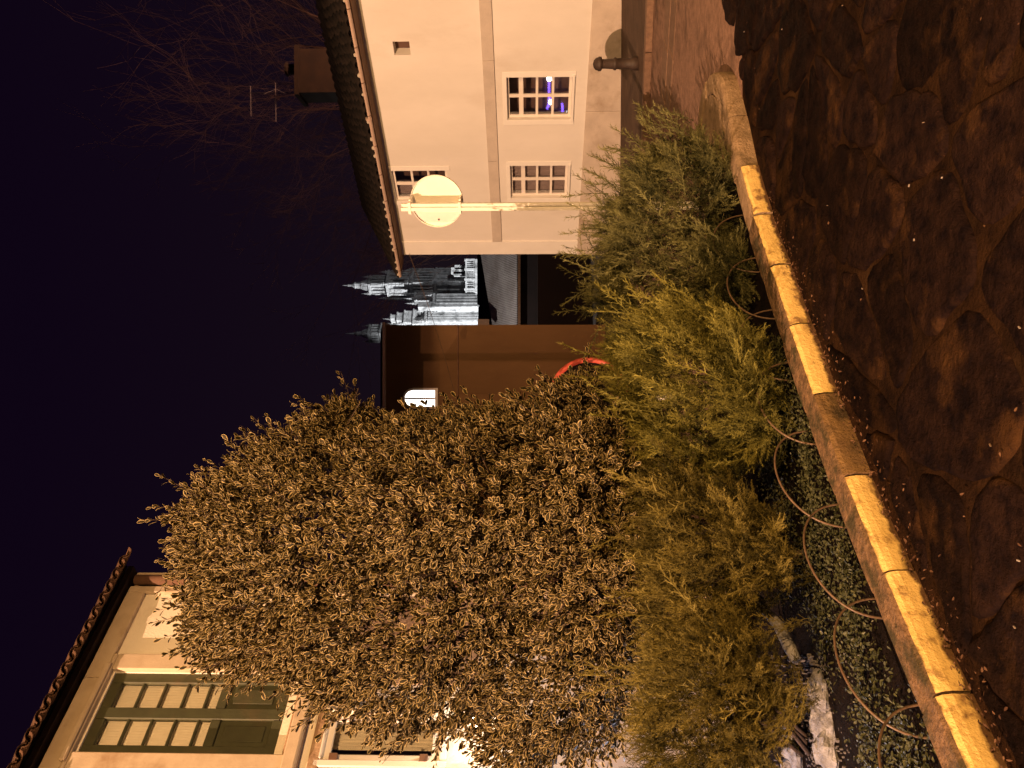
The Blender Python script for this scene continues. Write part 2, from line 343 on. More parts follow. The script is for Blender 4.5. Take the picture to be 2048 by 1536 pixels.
# worn concrete infill inside the rounded nose
b = MB(); lp_ = [kpt(s)[0]-kpt(s)[2]*.188 for s in np.linspace(7.2, 10.2, 26)]
b.add([(p[0], p[1], zg(*p)+.134) for p in lp_]+[(p[0], p[1], zg(*p)-.02) for p in lp_], [tuple(range(26))]+[(i, i+1, 27+i, 26+i) for i in range(25)]); tag(b.build('kerb_infill', M['kerb_bare'], kerb))
# planting bed soil
b = MB(); ring = [kpt(s)[0]-kpt(s)[2]*.1 for s in np.linspace(.2, ks[-1]-.2, 60)]
nb = 24
front = [kpt(s) for s in np.linspace(.1, 7.0, nb)]
vs = []; fs = []
loop = [kpt(s)[0]-kpt(s)[2]*.15 for s in np.linspace(.1, ks[-1]-.1, 90)]
loop += [loop[-1]+(loop[0]-loop[-1])*k/10 for k in range(1, 11)]
cxy = np.mean(loop, axis=0)
cen = np.array([-.6, 5.3])
lay = 9
for q in range(lay):
    f = 1-q/lay
    for p in loop:
        pp = cen+(p-cen)*f; bumpz = .025*math.sin(pp[0]*5.1)*math.cos(pp[1]*4.3)*(1 if 0 < q else 0)
        vs.append((pp[0], pp[1], zg(*pp)+.075+bumpz+.025*(q > 0)))
nl = len(loop)
for q in range(lay-1):
    for j in range(nl-1): fs.append((q*nl+j, q*nl+j+1, (q+1)*nl+j+1, (q+1)*nl+j))
vs.append((cen[0], cen[1], zg(*cen)+.125)); fs += [((lay-1)*nl+j, (lay-1)*nl+j+1, len(vs)-1) for j in range(nl-1)]
b.add(vs, fs); soil = tag(b.build('planting_bed', M['soil'], None, True), kind='structure')

# ------------------------------------------------------------------ flagstones of the street
def clip(poly, px, py, nx, ny):
    out = []
    for i in range(len(poly)):
        a, c = poly[i], poly[(i+1) % len(poly)]
        da = (a[0]-px)*nx+(a[1]-py)*ny; dc = (c[0]-px)*nx+(c[1]-py)*ny
        if da <= 0: out.append(a)
        if (da < 0) != (dc < 0) and da != dc:
            t = da/(da-dc); out.append((a[0]+(c[0]-a[0])*t, a[1]+(c[1]-a[1])*t))
    return out
pts = []
STEP = .43
for j in range(-3, 22):
    for i in range(-9, 20):
        if random.random() < .34: continue
        pts.append((i*STEP+(j % 2)*STEP*.5+random.uniform(-.26, .26), j*STEP*.72+random.uniform(-.2, .2)))
for a, p in enumerate(pts):
    if not (-3.2 < p[0] < 7 and -.6 < p[1] < 6.35): continue
    poly = [(p[0]-1.3, p[1]-1.3), (p[0]+1.3, p[1]-1.3), (p[0]+1.3, p[1]+1.3), (p[0]-1.3, p[1]+1.3)]
    jw = random.choice([.006, .010, .016, .03])
    for c, q in enumerate(pts):
        if c == a: continue
        dx, dy = q[0]-p[0], q[1]-p[1]; d = math.hypot(dx, dy)
        if d > 2: continue
        poly = clip(poly, (p[0]+q[0])/2-dx/d*jw, (p[1]+q[1])/2-dy/d*jw, dx/d, dy/d)
    for (x0, y0), (x1, y1) in zip(ctrl[:6], ctrl[1:7]):     # keep clear of the kerb
        dx, dy = x1-x0, y1-y0; d = math.hypot(dx, dy); poly = clip(poly, x0+dy/d*.06, y0-dx/d*.06, -dy/d, dx/d) if poly else poly
    if len(poly) < 3: continue
    area = abs(sum(poly[i][0]*poly[(i+1) % len(poly)][1]-poly[(i+1) % len(poly)][0]*poly[i][1] for i in range(len(poly))))/2
    if area < .02: continue
    for _ in range(2):
        poly = [q for i in range(len(poly)) for q in ((poly[i][0]*.8+poly[(i+1) % len(poly)][0]*.2, poly[i][1]*.8+poly[(i+1) % len(poly)][1]*.2), (poly[i][0]*.2+poly[(i+1) % len(poly)][0]*.8, poly[i][1]*.2+poly[(i+1) % len(poly)][1]*.8))]
    c = (sum(q[0] for q in poly)/len(poly), sum(q[1] for q in poly)/len(poly)); h = random.uniform(.010, .024); tx, ty = random.uniform(-.012, .012), random.uniform(-.012, .012)
    fine = []
    for i in range(len(poly)):
        p0_, p1_ = poly[i], poly[(i+1) % len(poly)]; k_ = max(1, int(math.hypot(p1_[0]-p0_[0], p1_[1]-p0_[1])/.045))
        fine += [(p0_[0]+(p1_[0]-p0_[0])*q/k_, p0_[1]+(p1_[1]-p0_[1])*q/k_) for q in range(k_)]
    poly = []
    for q in fine:
        w_ = mnoise.noise_vector(V(q[0]*7, q[1]*7, a))*.024+mnoise.noise_vector(V(q[0]*24, q[1]*24, a))*.013; poly.append((q[0]+w_.x, q[1]+w_.y))
    b = MB(); n = len(poly); vs = []
    rg = ((1, -.03), (1, h*.1), (.965, h*.7), (.88, h), (.72, h*1.05), (.54, h*1.05), (.36, h*1.05), (.18, h*1.05))
    for sc_, z in rg:
        for q in poly:
            x = c[0]+(q[0]-c[0])*sc_; y = c[1]+(q[1]-c[1])*sc_; vs.append((x, y, zg(x, y)+z+(z > 0)*((x-c[0])*tx+(y-c[1])*ty)+(.012*mnoise.noise(V(x*6, y*6, 3))+.008*mnoise.noise(V(x*19, y*19, 7)) if sc_ < .98 else 0)))
    fs = [(k*n+i, k*n+(i+1) % n, (k+1)*n+(i+1) % n, (k+1)*n+i) for k in range(len(rg)-1) for i in range(n)] + [tuple((len(rg)-1)*n+i for i in range(n))]
    b.add(vs, fs); b.build('flagstone', M['flag'], street, True)

# ------------------------------------------------------------------ white house
WL = 9.5
hz_top = WH.sz(1040, 795)[1]
root = thing('white_house', WH.P(3, zg(*WH.P(3, 0).xy)), 'long two-storey white rendered house with grey band, tiled roof and three paned windows', 'house')
def wrect(X0, X1, Y0, Y1, d=0):
    a = WH.sz(X0, (Y0+Y1)/2, d)[0]; b = WH.sz(X1, (Y0+Y1)/2, d)[0]; Xm = (X0+X1)/2
    return a, b, WH.sz(Xm, Y1, d)[1], WH.sz(Xm, Y0, d)[1]
w1 = wrect(1297, 1382, 1014, 1143); w2 = wrect(1140, 1205, 1021, 1135); w3 = wrect(1134, 1195, 788, 897); vent = wrect(1426, 1453, 787, 820)
ztop = WH.sz(1536, 714)[1]
b = MB(); WH.wall(b, 0, WL, -1.4, ztop+.1, [w1, w2, w3, vent], .28, 4.6); b.build('wall', M['stucco'], root)
za = WH.sz(1536, 983)[1]; zb = WH.sz(1536, 958)[1]
ce = WH.sz(1054, 990)[0]
b = MB(); uu = ce
while uu < WL:
    e = min(WL, uu+2.35); WH.box(b, uu, e-.006, za, zb, 0, .035+.004*random.random()); uu = e
bevel(b.build('string_course', M['band'], root), .006)
b = MB(); WH.box(b, -.03, ce-.004, -1.4, ztop+.098, -.02, .03); b.build('corner_strip', M['stucco_trim'], root)
zp = WH.sz(1536, 1185)[1]
b = MB(); uu = -.05
for wd in (1.9, 2.1, 2.3, 2.2, 2.4): WH.box(b, uu, min(uu+wd-.006, WL), -1.4, zp, 0, .05); uu += wd
bevel(b.build('plinth', M['plinth'], root), .01)
def paned(fac, par, rect, cols, rows, dep, fr=.05, bar=.035, mt='white_frame', transom=None, curtains=(), sill=True, sash_d=.045, pane='glass', surround=None):
    u0, u1, z0, z1 = rect; b = MB()
    fac.box(b, u0, u0+fr, z0, z1, dep-sash_d, dep); fac.box(b, u1-fr, u1, z0, z1, dep-sash_d, dep)
    fac.box(b, u0+fr, u1-fr, z0, z0+fr*1.2, dep-sash_d, dep-.002); fac.box(b, u0+fr, u1-fr, z1-fr, z1, dep-sash_d, dep-.002)
    a0, a1, c0, c1 = u0+fr, u1-fr, z0+fr*1.2, z1-fr
    ub = [a0+(a1-a0)*k/cols for k in range(cols+1)]
    if transom: zb_ = [c0+(c1-c0-transom)*k/(rows-1) for k in range(rows)]+[c1]
    else: zb_ = [c0+(c1-c0)*k/rows for k in range(rows+1)]
    for k in range(1, cols): fac.box(b, ub[k]-bar*.6, ub[k]+bar*.6, c0, c1, dep-sash_d, dep-.006)
    for k in range(1, rows):
        w_ = bar*.9 if (transom and k == rows-1) else bar*.5
        for q in range(cols): fac.box(b, ub[q]+(bar*.6 if q else 0)+.0005, ub[q+1]-(bar*.6 if q < cols-1 else 0)-.0005, zb_[k]-w_, zb_[k]+w_, dep-sash_d, dep-.010)
    wnd = b.build('window', M[mt], par)
    for q in range(cols):
        for k in range(rows):
            b = MB(); fac.box(b, ub[q]+.004, ub[q+1]-.004, zb_[k]+.004, zb_[k+1]-.004, dep-sash_d*.7-.002*q-.001*k, dep-sash_d*.55-.002*q-.001*k); b.build('pane', M[pane], wnd)
    if sill:
        b = MB(); fac.box(b, u0-.04, u1+.04, z0-.055, z0-.001, -.2, .05); bevel(b.build('sill', M['stucco_trim'], wnd), .008)
    for (q0, q1, cm, dd) in curtains:
        b = MB(); nn = 24; vs = []
        for i in range(nn+1):
            uu_ = u0+(u1-u0)*(q0+(q1-q0)*i/nn); off = dep-dd+.018*math.sin(i*1.9)
            vs += [fac.P(uu_, z0, off), fac.P(uu_, z1, off)]
        b.add(vs, [(2*i, 2*i+2, 2*i+3, 2*i+1) for i in range(nn)]); b.build('curtain', M[cm], wnd, True)
    b = MB(); fac.box(b, u0-.5, u1+.5, z0-.3, z1+.3, -.62, -.58); b.build('room_back', M['room'], wnd)
    return wnd
paned(WH, root, w1, 2, 4, -.10, .045, .05, transom=.24)
paned(WH, root, w2, 2, 4, -.10, .045, .05, transom=.24, curtains=((.03, .97, 'curtain_pink', .16),))
paned(WH, root, w3, 2, 3, -.08, .05, .05, curtains=((.03, .5, 'curtain_pink', .16),), sill=False)
# raised surrounds of the windows
for w_ in (w1, w2, w3):
    b = MB(); t_ = .12
    WH.box(b, w_[0]-t_, w_[0], w_[2]-t_*.6, w_[3]+t_*.7, 0, .016); WH.box(b, w_[1], w_[1]+t_, w_[2]-t_*.6, w_[3]+t_*.7, 0, .016)
    WH.box(b, w_[0], w_[1], w_[3], w_[3]+t_*.7, 0, .0165)
    bevel(b.build('window_surround', M['stucco_trim'], root), .006)
b = MB(); WH.box(b, vent[0]-.02, vent[1]+.02, vent[2]-.02, vent[3]+.02, -.30, -.26); b.build('vent_back', M['room'], root)
# eaves
ov = .42; zs_ = ztop+.03
b = MB(); WH.box(b, -.22, WL, zs_, zs_+.05, -.1, ov)
for k in range(4): WH.box(b, -.21, WL, zs_-.012, zs_+.001, .03+k*.1, .03+k*.1+.085)
b.build('soffit', M['soffit'], root)
gut = MB(); gz = zs_+.06
prof = [(.055*math.cos(R(a)), .055*math.sin(R(a))) for a in range(180, 361, 20)]
vs = []
us_ = [-.32, WL]
for u_ in us_:
    for (a, c) in prof: vs.append(WH.P(u_, gz+c, ov+.06+a))
    for (a, c) in prof[::-1]: vs.append(WH.P(u_, gz+c*.9+.002, ov+.06+a*.9))
n = len(prof)*2; gut.add(vs, [(i, (i+1) % n, n+(i+1) % n, n+i) for i in range(n)]+[tuple(range(n))[::-1], tuple(range(n, 2*n))])
g = gut.build('gutter', M['gutter'], root, False)
for k in range(14):
    b = MB(); u_ = -.1+k*.72
    pts_ = [WH.P(u_, gz+.02, ov-.01)]+[WH.P(u_, gz+.061*math.sin(R(a)), ov+.06+.061*math.cos(R(a))) for a in range(180, 361, 30)]
    b.tube(pts_, .007, 5); b.build('gutter_bracket', M['downpipe'], g)
for u_ in (1.6, 4.1, 6.6):
    b = MB(); pts_ = [WH.P(u_+dx, 0, 0) for dx in (0, .05)]
    b.tube([WH.P(u_, gz, ov+.06), WH.P(u_+.05, gz, ov+.06)], .063, 10); b.build('gutter_joint', M['gutter'], g)
# roof
pitch = R(25); rd = 2.9
def RP(u_, s, h=0): # along the slope from the eave
    return WH.P(u_, zs_+.075+s*math.sin(pitch)+h*math.cos(pitch), ov+.02-s*math.cos(pitch)-h*math.sin(pitch)*-1)
b = MB(); b.box8([RP(-.3, 0, -.04), RP(WL, 0, -.04), RP(WL, rd, -.04), RP(-.3, rd, -.04), RP(-.3, 0, 0), RP(WL, 0, 0), RP(WL, rd, 0), RP(-.3, rd, 0)])
b.box8([RP(-.3, rd, -.04), RP(WL, rd, -.04), WH.P(WL, zs_, -4.8), WH.P(-.3, zs_, -4.8), RP(-.3, rd, 0), RP(WL, rd, 0), WH.P(WL, zs_+.05, -4.8), WH.P(-.3, zs_+.05, -4.8)])
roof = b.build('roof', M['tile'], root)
def barrel(l=.44, r0=.092, r1=.074, th=.014, n=7):
    b = MB(); vs = []
    for (y, r_) in ((0, r0), (l, r1)):
        for rr in (r_, r_-th):
            for k in range(n+1):
                a = math.pi*k/n; vs.append((rr*math.cos(a), y, rr*math.sin(a)*.8))
    m_ = n+1; fs = []
    for k in range(n):
        fs += [(k, k+1, 2*m_+k+1, 2*m_+k), (m_+k+1, m_+k, 3*m_+k, 3*m_+k+1), (k+1, k, m_+k, m_+k+1), (2*m_+k, 2*m_+k+1, 3*m_+k+1, 3*m_+k)]
    b.add(vs, fs); me = b.mesh('tile', True); me.materials.append(M['tile']); return me
tile_me = barrel(); old_tile_me = barrel(); old_tile_me.materials.clear(); old_tile_me.materials.append(M['old_tile'])
b_ = MB(); b_.lathe([(.001, -.03), (.05, -.02), (.055, 0), (.03, .03), (.001, .035)], (0, 0, 0), 8); dab_me = b_.mesh('mortar_plug', True); dab_me.materials.append(M['mortar_dab'])
slope = Vector((-WH.n.x*math.cos(pitch), -WH.n.y*math.cos(pitch), math.sin(pitch))); nrm = WH.a.cross(slope).normalized()
if nrm.z < 0: nrm = -nrm
def frame(p, ex, ey, ez):
    mm = Matrix((ex, ey, ez)).transposed().to_4x4(); mm.translation = p; return mm
nc = 0
for row in range(6):
    for c in range(int((WL+.3)/.205)):
        u_ = -.25+c*.205; jit = random.uniform(-.015, .015); p = RP(u_+jit*.4, row*.37-.05+jit, .012)
        rot = Matrix.Rotation(random.uniform(-.03, .03), 4, 'Z')
        put('tile', tile_me, None, roof, frame(p, WH.a, slope, nrm) @ rot @ Matrix.Rotation(R(2.5), 4, 'X'))
for c in range(int((WL+.3)/.205)):
    if random.random() < .62:
        put('mortar_plug', dab_me, None, roof, frame(RP(-.25+c*.205, -.035, .03), WH.a, slope, nrm) @ Matrix.Scale(random.uniform(.5, 1.05), 4))
b = MB()
for c in range(int((WL+.3)/.205)):
    u_ = -.25+c*.205; ring = []
    for s in (2.2, rd-.02):
        for k in range(6): a = math.pi*k/5; ring.append(RP(u_+.085*math.cos(a), s, .012+.07*math.sin(a)))
    b.add(ring, [(k, k+1, 6+k+1, 6+k) for k in range(5)])
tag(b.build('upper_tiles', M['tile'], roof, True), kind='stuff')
# chimney and antennas above the roof
def on_depth(X, Y, d): return at(X, Y, d)
c0 = on_depth(1384, 655, 22); 
b = MB(); cw = 1.25*.5
b.box(c0.x-.62, c0.x+.62, c0.y-.4, c0.y+.4, c0.z-2.0, c0.z+.75); b.box(c0.x-.70, c0.x+.70, c0.y-.48, c0.y+.48, c0.z+.70, c0.z+.82)
chim = thing('chimney_stack', (c0.x, c0.y, c0.z-2), 'wide brown chimney stack rising behind the white house roof', 'chimney')
b.build('stack', M['dark_brick'], chim)
b = MB(); b.lathe([(.16, 0), (.14, .3), (.19, .32), (.19, .38), (.05, .42)], (c0.x+.2, c0.y, c0.z+.82), 10); b.build('chimney_pot', M['dark_brick'], chim)
def yagi(mx, my0, my1, bx0, bx1, by, d, label, elems, extra=None):
    p0, p1 = at(mx, my0, d), at(mx, my1, d); t = thing('tv_antenna', p0, label, 'antenna')
    b = MB(); b.tube([p0, p1], .010, 6); b.build('mast', M['iron'], t)
    q0, q1 = at(bx0, by, d), at(bx1, by-1, d+.7); b = MB(); b.tube([q0, q1], .008, 6); b.build('boom', M['antenna'], t)
    for k in range(elems):
        q = q0.lerp(q1, (k+.5)/elems); b = MB(); b.tube([q+V(.05, -.12, 0), q-V(.05, -.12, 0)], .003, 5); b.build('element', M['antenna'], t)
    if extra:
        for s in (-1, 1):
            q = at(bx1-12, by, d); b = MB(); b.tube([q, q+V(-.18, -.1, .32*s)], .005, 5); b.build('reflector', M['antenna'], t)
yagi(1368, 650, 535, 1292, 1370, 552, 22.2, 'larger television antenna with reflector arms on roof mast above white house', 10, True)
yagi(1350, 650, 492, 1303, 1364, 502, 22.5, 'smaller higher television antenna with single boom above white house', 8)

# ------------------------------------------------------------------ left house
LA = R(37.5)
LH = Facade((-2.085, 8.4, 0), (-math.sin(LA), -math.cos(LA), 0), (math.cos(LA), -math.sin(LA), 0))
def lsz(X, Y, d=0): return LH.sz(X, Y, d)
lroot = thing('old_house', LH.P(2, 0), 'old cream house with green window, granite surround and tiled eaves behind the shrub', 'house')
e_z = lsz(359, 262)[1]
LL = 8.5
ug1 = lsz(190, 400)[0]; ug2 = lsz(24, 400)[0]
gz1 = lsz(110, 192)[1]; gz0 = lsz(60, 556)[1]
grect = (ug1, ug2, gz0, gz1)
ul1 = lsz(108, 760)[0]; ul2 = lsz(14, 760)[0]; lz1 = lsz(60, 652)[1]; lz0 = lsz(60, 882)[1]
lrect = (ul1, ul2, lz0, lz1)
z_mid = lsz(100, 585)[1]
b = MB(); LH.wall(b, lsz(359, 400)[0], LL, -.3, e_z+.02, [grect, lrect], .22, 6); b.build('wall', M['old_wall'], lroot)
# stone band and lower stone facing
b = MB(); LH.box(b, ug1-.12, LL, z_mid-.16, z_mid, 0, .05)
LH.box(b, ug1-.12, LL, z_mid-.34, z_mid-.24, 0, .03); bevel(b.build('string_course', M['stone_wall'], lroot), .012)
b = MB(); LH.box(b, ul2+.08, LL, -.3, z_mid-.35, 0, .02); LH.box(b, .35, ul1-.3, -.3, z_mid-.4, 0, .02); b.build('lower_facing', M['stone_wall'], lroot)
cs = lsz(359, 300)[0]; ce_ = lsz(346, 300)[0]
b = MB(); LH.box(b, cs, ce_, -.3, e_z-.01, 0, .05); bevel(b.build('corner_stone', M['granite'], lroot), .01)
b = MB(); u_ = lsz(368, 300)[0]; b.tube([LH.P(u_, 0, .07), LH.P(u_, e_z-.05, .07)], .055, 12); b.build('downpipe', M['downpipe'], lroot, True)
b = MB(); LH.box(b, lsz(386, 300)[0], lsz(376, 300)[0], -.3, e_z-.01, -.3, .04); b.build('end_pilaster', M['granite'], lroot)
b = MB(); LH.box(b, lsz(376, 300)[0], cs, -.3, e_z-.01, -.3, -.02); b.build('recess', M['stone_wall'], lroot)
# cornice: stone blocks under the eaves
b = MB(); u_ = ce_+.004
while u_ < LL:
    ln = min(LL-u_, 1.0); LH.box(b, u_, u_+ln-.005, e_z-.20, e_z-.012, 0, .055); u_ += ln
bevel(b.build('cornice', M['granite'], lroot), .008)
# granite surround of the green window
gs = MB(); t_ = .17
b = MB(); LH.box(b, ug1-t_, ug1, gz0-.12, gz1+.02, 0, .06); bevel(b.build('jamb', M['granite'], lroot), .01)
b = MB(); LH.box(b, ug2, ug2+t_, gz0-.12, gz1+.02, 0, .06); bevel(b.build('jamb', M['granite'], lroot), .01)
b = MB(); LH.box(b, ug1-t_, ug2+t_, gz1+.021, e_z-.205, 0, .065); LH.box(b, ug1-.05, ug2+.1, gz1+.03, gz1+.085, .065, .10); bevel(b.build('lintel', M['granite'], lroot), .01)
b = MB(); LH.box(b, ug1-t_-.05, ug2+t_+.05, gz0-.24, gz0-.121, 0, .11); bevel(b.build('sill', M['granite'], lroot), .012)
# green window: two narrow columns of panes above a solid panel
pz = gz0+(gz1-gz0)*.33; dep = -.015; fr = .075; um = (ug1+ug2)/2
b = MB()
for (a, c) in ((ug1, ug1+.10), (um-.055, um+.055), (ug2-.10, ug2)): LH.box(b, a, c, gz0, gz1, dep-.06, dep)
for (a, c) in ((ug1+.1005, um-.0555), (um+.0555, ug2-.1005)):
    LH.box(b, a, c, gz1-.10, gz1, dep-.06, dep-.003); LH.box(b, a, c, gz0, gz0+.10, dep-.06, dep-.003); LH.box(b, a, c, pz, pz+.09, dep-.06, dep-.003)
    for k in range(1, 5):
        z = pz+.09+(gz1-.10-pz-.09)*(k-.45)/4.55; LH.box(b, a, c, z-.011, z+.011, dep-.05, dep-.012)
gw = b.build('window', M['green_paint'], lroot); bevel(gw, .006)
for (a, c) in ((ug1+.1, um-.055), (um+.055, ug2-.1)):
    b = MB(); LH.box(b, a-.004, c+.004, gz0+.09, pz+.01, dep-.05, dep-.03); LH.box(b, a+.05, c-.05, gz0+.15, pz-.05, dep-.03, dep-.015); bevel(b.build('panel', M['green_paint'], gw), .008)
    zz = [pz+.09]+[pz+.09+(gz1-.10-pz-.09)*(k-.45)/4.55 for k in range(1, 5)]+[gz1-.10]
    for k in range(5):
        b = MB(); LH.box(b, a+.001, c-.001, zz[k]+.003, zz[k+1]-.003, dep-.036-.0006*k, dep-.030-.0006*k); b.build('pane', M['glass_clear'], gw)
for (a, c) in ((ug1+.05, um), (um+.01, ug2-.05)):
    b = MB(); nn = 40; vs = []
    for i in range(nn+1):
        q = a+(c-a)*i/nn; off = -.095+.005*math.sin(i*2.1); vs += [LH.P(q, pz-.02, off), LH.P(q, gz1-.02, off)]
    b.add(vs, [(2*i, 2*i+2, 2*i+3, 2*i+1) for i in range(nn)]); b.build('curtain', M['curtain_cream'], gw, True)
b = MB(); LH.box(b, ug1-.1, ug2+.1, gz0-.1, gz1+.1, -.5, -.46); b.build('room_back', M['room'], gw)
# lower white window
lw = paned(LH, lroot, lrect, 1, 1, -.02, .06, .03, curtains=((.05, .62, 'curtain_cream', .14), (.66, .97, 'curtain_pink', .17)), sill=False)
b = MB(); t_ = .07
for (a, c, z0, z1, dd) in ((ul1-t_, ul1, lz0-t_, lz1+t_, .03), (ul2, ul2+t_, lz0-t_, lz1+t_, .03), (ul1, ul2, lz0-t_, lz0, .029), (ul1, ul2, lz1, lz1+t_, .029)): LH.box(b, a, c, z0, z1, 0, dd)
bevel(b.build('casing', M['white_frame'], lw), .012)
for z in (lz0+.10, lz1-.14):
    b = MB(); LH.box(b, ul2-.05, ul2+.012, z, z+.07, -.02, .036); b.build('hinge', M['downpipe'], lw)
# white door leaf and blank white panel to the right of it, beside the wall lamp
b = MB(); LH.box(b, ul1-.62, ul2+.3, -.25, lz0-.30, .022, .05); bevel(b.build('white_panel', M['white_frame'], lroot), .01)
# eaves and roof
lov = .10
b = MB(); LH.box(b, lsz(392, 300)[0], LL, e_z+.03, e_z+.09, -.3, lov); b.build('soffit', M['dark_wood'], lroot)
lp = R(30); lsl = Vector((-LH.n.x*math.cos(lp), -LH.n.y*math.cos(lp), math.sin(lp))); lnr = LH.a.cross(lsl).normalized()
if lnr.z < 0: lnr = -lnr
ls0 = lsz(392, 300)[0]
def LR(u_, s, h=0): return LH.P(u_, e_z+.10, lov) + lsl*s + lnr*h
b = MB(); b.box8([LR(ls0, 0, 0), LR(LL, 0, 0), LR(LL, 4, 0), LR(ls0, 4, 0), LR(ls0, 0, .03), LR(LL, 0, .03), LR(LL, 4, .03), LR(ls0, 4, .03)])
dn_ = Vector((-LH.n.x*math.cos(lp), -LH.n.y*math.cos(lp), -math.sin(lp)))*4; q_ = [LR(ls0, 4.002, 0), LR(LL, 4.002, 0)]; b.box8([q_[0], q_[1], q_[1]+dn_, q_[0]+dn_, q_[0]+V(0, 0, .03), q_[1]+V(0, 0, .03), q_[1]+dn_+V(0, 0, .03), q_[0]+dn_+V(0, 0, .03)])
for uu_ in (ls0+.35, LL-.1): b.add([LR(uu_, .3, -.01), LR(uu_, 4, -.01), LR(uu_, 4, -.01)+dn_], [(0, 1, 2)]); lroof = b.build('roof', M['tile'], lroot)
for row in range(3):
    for c in range(int((LL-ls0-1.5)/.16)):
        j = random.uniform(-.015, .015)
        put('tile', old_tile_me, None, lroof, frame(LR(ls0+.08+c*.16, row*.37-.20+j, .045), LH.a, lsl, lnr) @ Matrix.Diagonal((.82, 1, .7, 1)) @ Matrix.Rotation(R(2.5), 4, 'X'))
        if row == 0: put('tile', old_tile_me, None, lroof, frame(LR(ls0+c*.16, -.24+j, .065), LH.a, lsl, lnr) @ Matrix.Diagonal((.82, 1, .7, 1)) @ Matrix.Rotation(math.pi, 4, 'Y'))

# ------------------------------------------------------------------ round sign (seen from behind) beside the white house
sb = at(1126, 1205, 8.55); sb.z = zg(sb.x, sb.y)
sg = thing('round_sign', sb, 'round white traffic sign seen from behind on a pale post before white house', 'sign')
sn = Vector((-math.sin(R(30)), -math.cos(R(30)), 0)); sr = Vector((math.cos(R(30)), -math.sin(R(30)), 0)); zt = at(1126, 803, 8.55).z; zc = at(1126, 870, 8.55).z; rad = .30
def sbox(mb, c, a0, a1, z0, z1, d0, d1):
    P_ = lambda a, z, d: c + sr*a + sn*d + V(0, 0, z)
    mb.box8([P_(a0, z0, d1), P_(a1, z0, d1), P_(a1, z0, d0), P_(a0, z0, d0), P_(a0, z1, d1), P_(a1, z1, d1), P_(a1, z1, d0), P_(a0, z1, d0)])
base = V(sb.x, sb.y, 0)
b = MB(); sbox(b, base, -.044, -.004, sb.z-.1, zt, 0, .05); sbox(b, base, .006, .040, sb.z-.1, zt-.006, .005, .045); sbox(b, base, -.004, .006, sb.z-.1, zt-.02, .012, .03)
bevel(b.build('post', M['galv'], sg), .006, 2)
b = MB(); vs = []; n = 48; cen_ = base+V(0, 0, zc)
for (r_, d) in ((rad-.002, -.200), (rad, -.198), (rad, -.168), (rad-.006, -.168), (rad-.008, -.192)):
    for k in range(n):
        a = 2*math.pi*k/n; vs.append(cen_+sr*(r_*math.cos(a))+V(0, 0, r_*math.sin(a))+sn*d)
fs = [(q*n+k, q*n+(k+1) % n, (q+1)*n+(k+1) % n, (q+1)*n+k) for q in range(4) for k in range(n)]+[tuple(range(n))[::-1], tuple(4*n+k for k in range(n))]
b.add(vs, fs); b.build('disc', M['sign_white'], sg)
for z in (zc+rad*.93, zc-rad*.93):
    b = MB(); sbox(b, base, -.10, .075, z-.012, z+.012, -.19, -.004); sbox(b, base, -.075, .055, z-.016, z+.016, -.004, .056); bevel(b.build('bracket', M['galv'], sg), .004)
b = MB(); sbox(b, cen_-V(0, 0, 0), -.225, -.205, -.02, .0, -.196, -.186); b.build('bolt', M['iron'], sg)

# bollard
bp_ = V(5.16, 12.44, zg(5.16, 12.44)); bo = thing('bollard', bp_, 'short dark cast iron bollard with domed cap on pavement by white house', 'bollard')
b = MB(); b.lathe([(.105, -.05), (.105, .10), (.095, .12), (.085, .14), (.082, .34), (.098, .355), (.098, .385), (.080, .40), (.072, .58)], bp_, 20); b.build('shaft', M['iron'], bo, True)
b = MB(); b.lathe([(.075, .575), (.108, .59), (.112, .63), (.100, .645), (.090, .68), (.055, .71), (.01, .722)], bp_, 20); b.build('cap', M['iron'], bo, True)

# traffic mirror half hidden behind the shrub
mc = at(740, 1180, 9.0); mr_ = .48
tm = thing('traffic_mirror', (mc.x, mc.y+.12, zg(mc.x, mc.y)), 'red rimmed round traffic mirror half hidden between shrub and junipers', 'mirror')
b = MB(); n = 40; vs = []
mn = Vector((.25, -.97, 0)).normalized(); mrr = Vector((.97, .25, 0)).normalized()
for (r_, d) in ((mr_-.055, .02), (mr_-.045, .05), (mr_, .055), (mr_+.004, 0), (mr_-.05, -.06)):
    for k in range(n): a = 2*math.pi*k/n; vs.append(mc+mrr*(r_*math.cos(a))+V(0, 0, r_*math.sin(a))+mn*d)
b.add(vs, [(q*n+k, q*n+(k+1) % n, (q+1)*n+(k+1) % n, (q+1)*n+k) for q in range(4) for k in range(n)]+[tuple(4*n+k for k in range(n))[::-1]]); b.build('rim', M['red'], tm, True)
b = MB(); vs = [mc+mn*.05]
for q in range(1, 5):
    for k in range(n): a = 2*math.pi*k/n; r_ = (mr_-.053)*q/4; vs.append(mc+mrr*(r_*math.cos(a))+V(0, 0, r_*math.sin(a))+mn*(.05-.028*(q/4)**2))
fs = [(0, 1+k, 1+(k+1) % n) for k in range(n)]+[(1+(q-1)*n+k, 1+(q-1)*n+(k+1) % n, 1+q*n+(k+1) % n, 1+q*n+k) for q in range(1, 4) for k in range(n)]
b.add(vs, fs); b.build('mirror_face', M['mirror'], tm, True)
b = MB(); b.tube([(mc.x, mc.y+.12, zg(mc.x, mc.y)-.1), (mc.x, mc.y+.12, mc.z+.3)], .03, 10); b.build('post', M['galv'], tm, True)

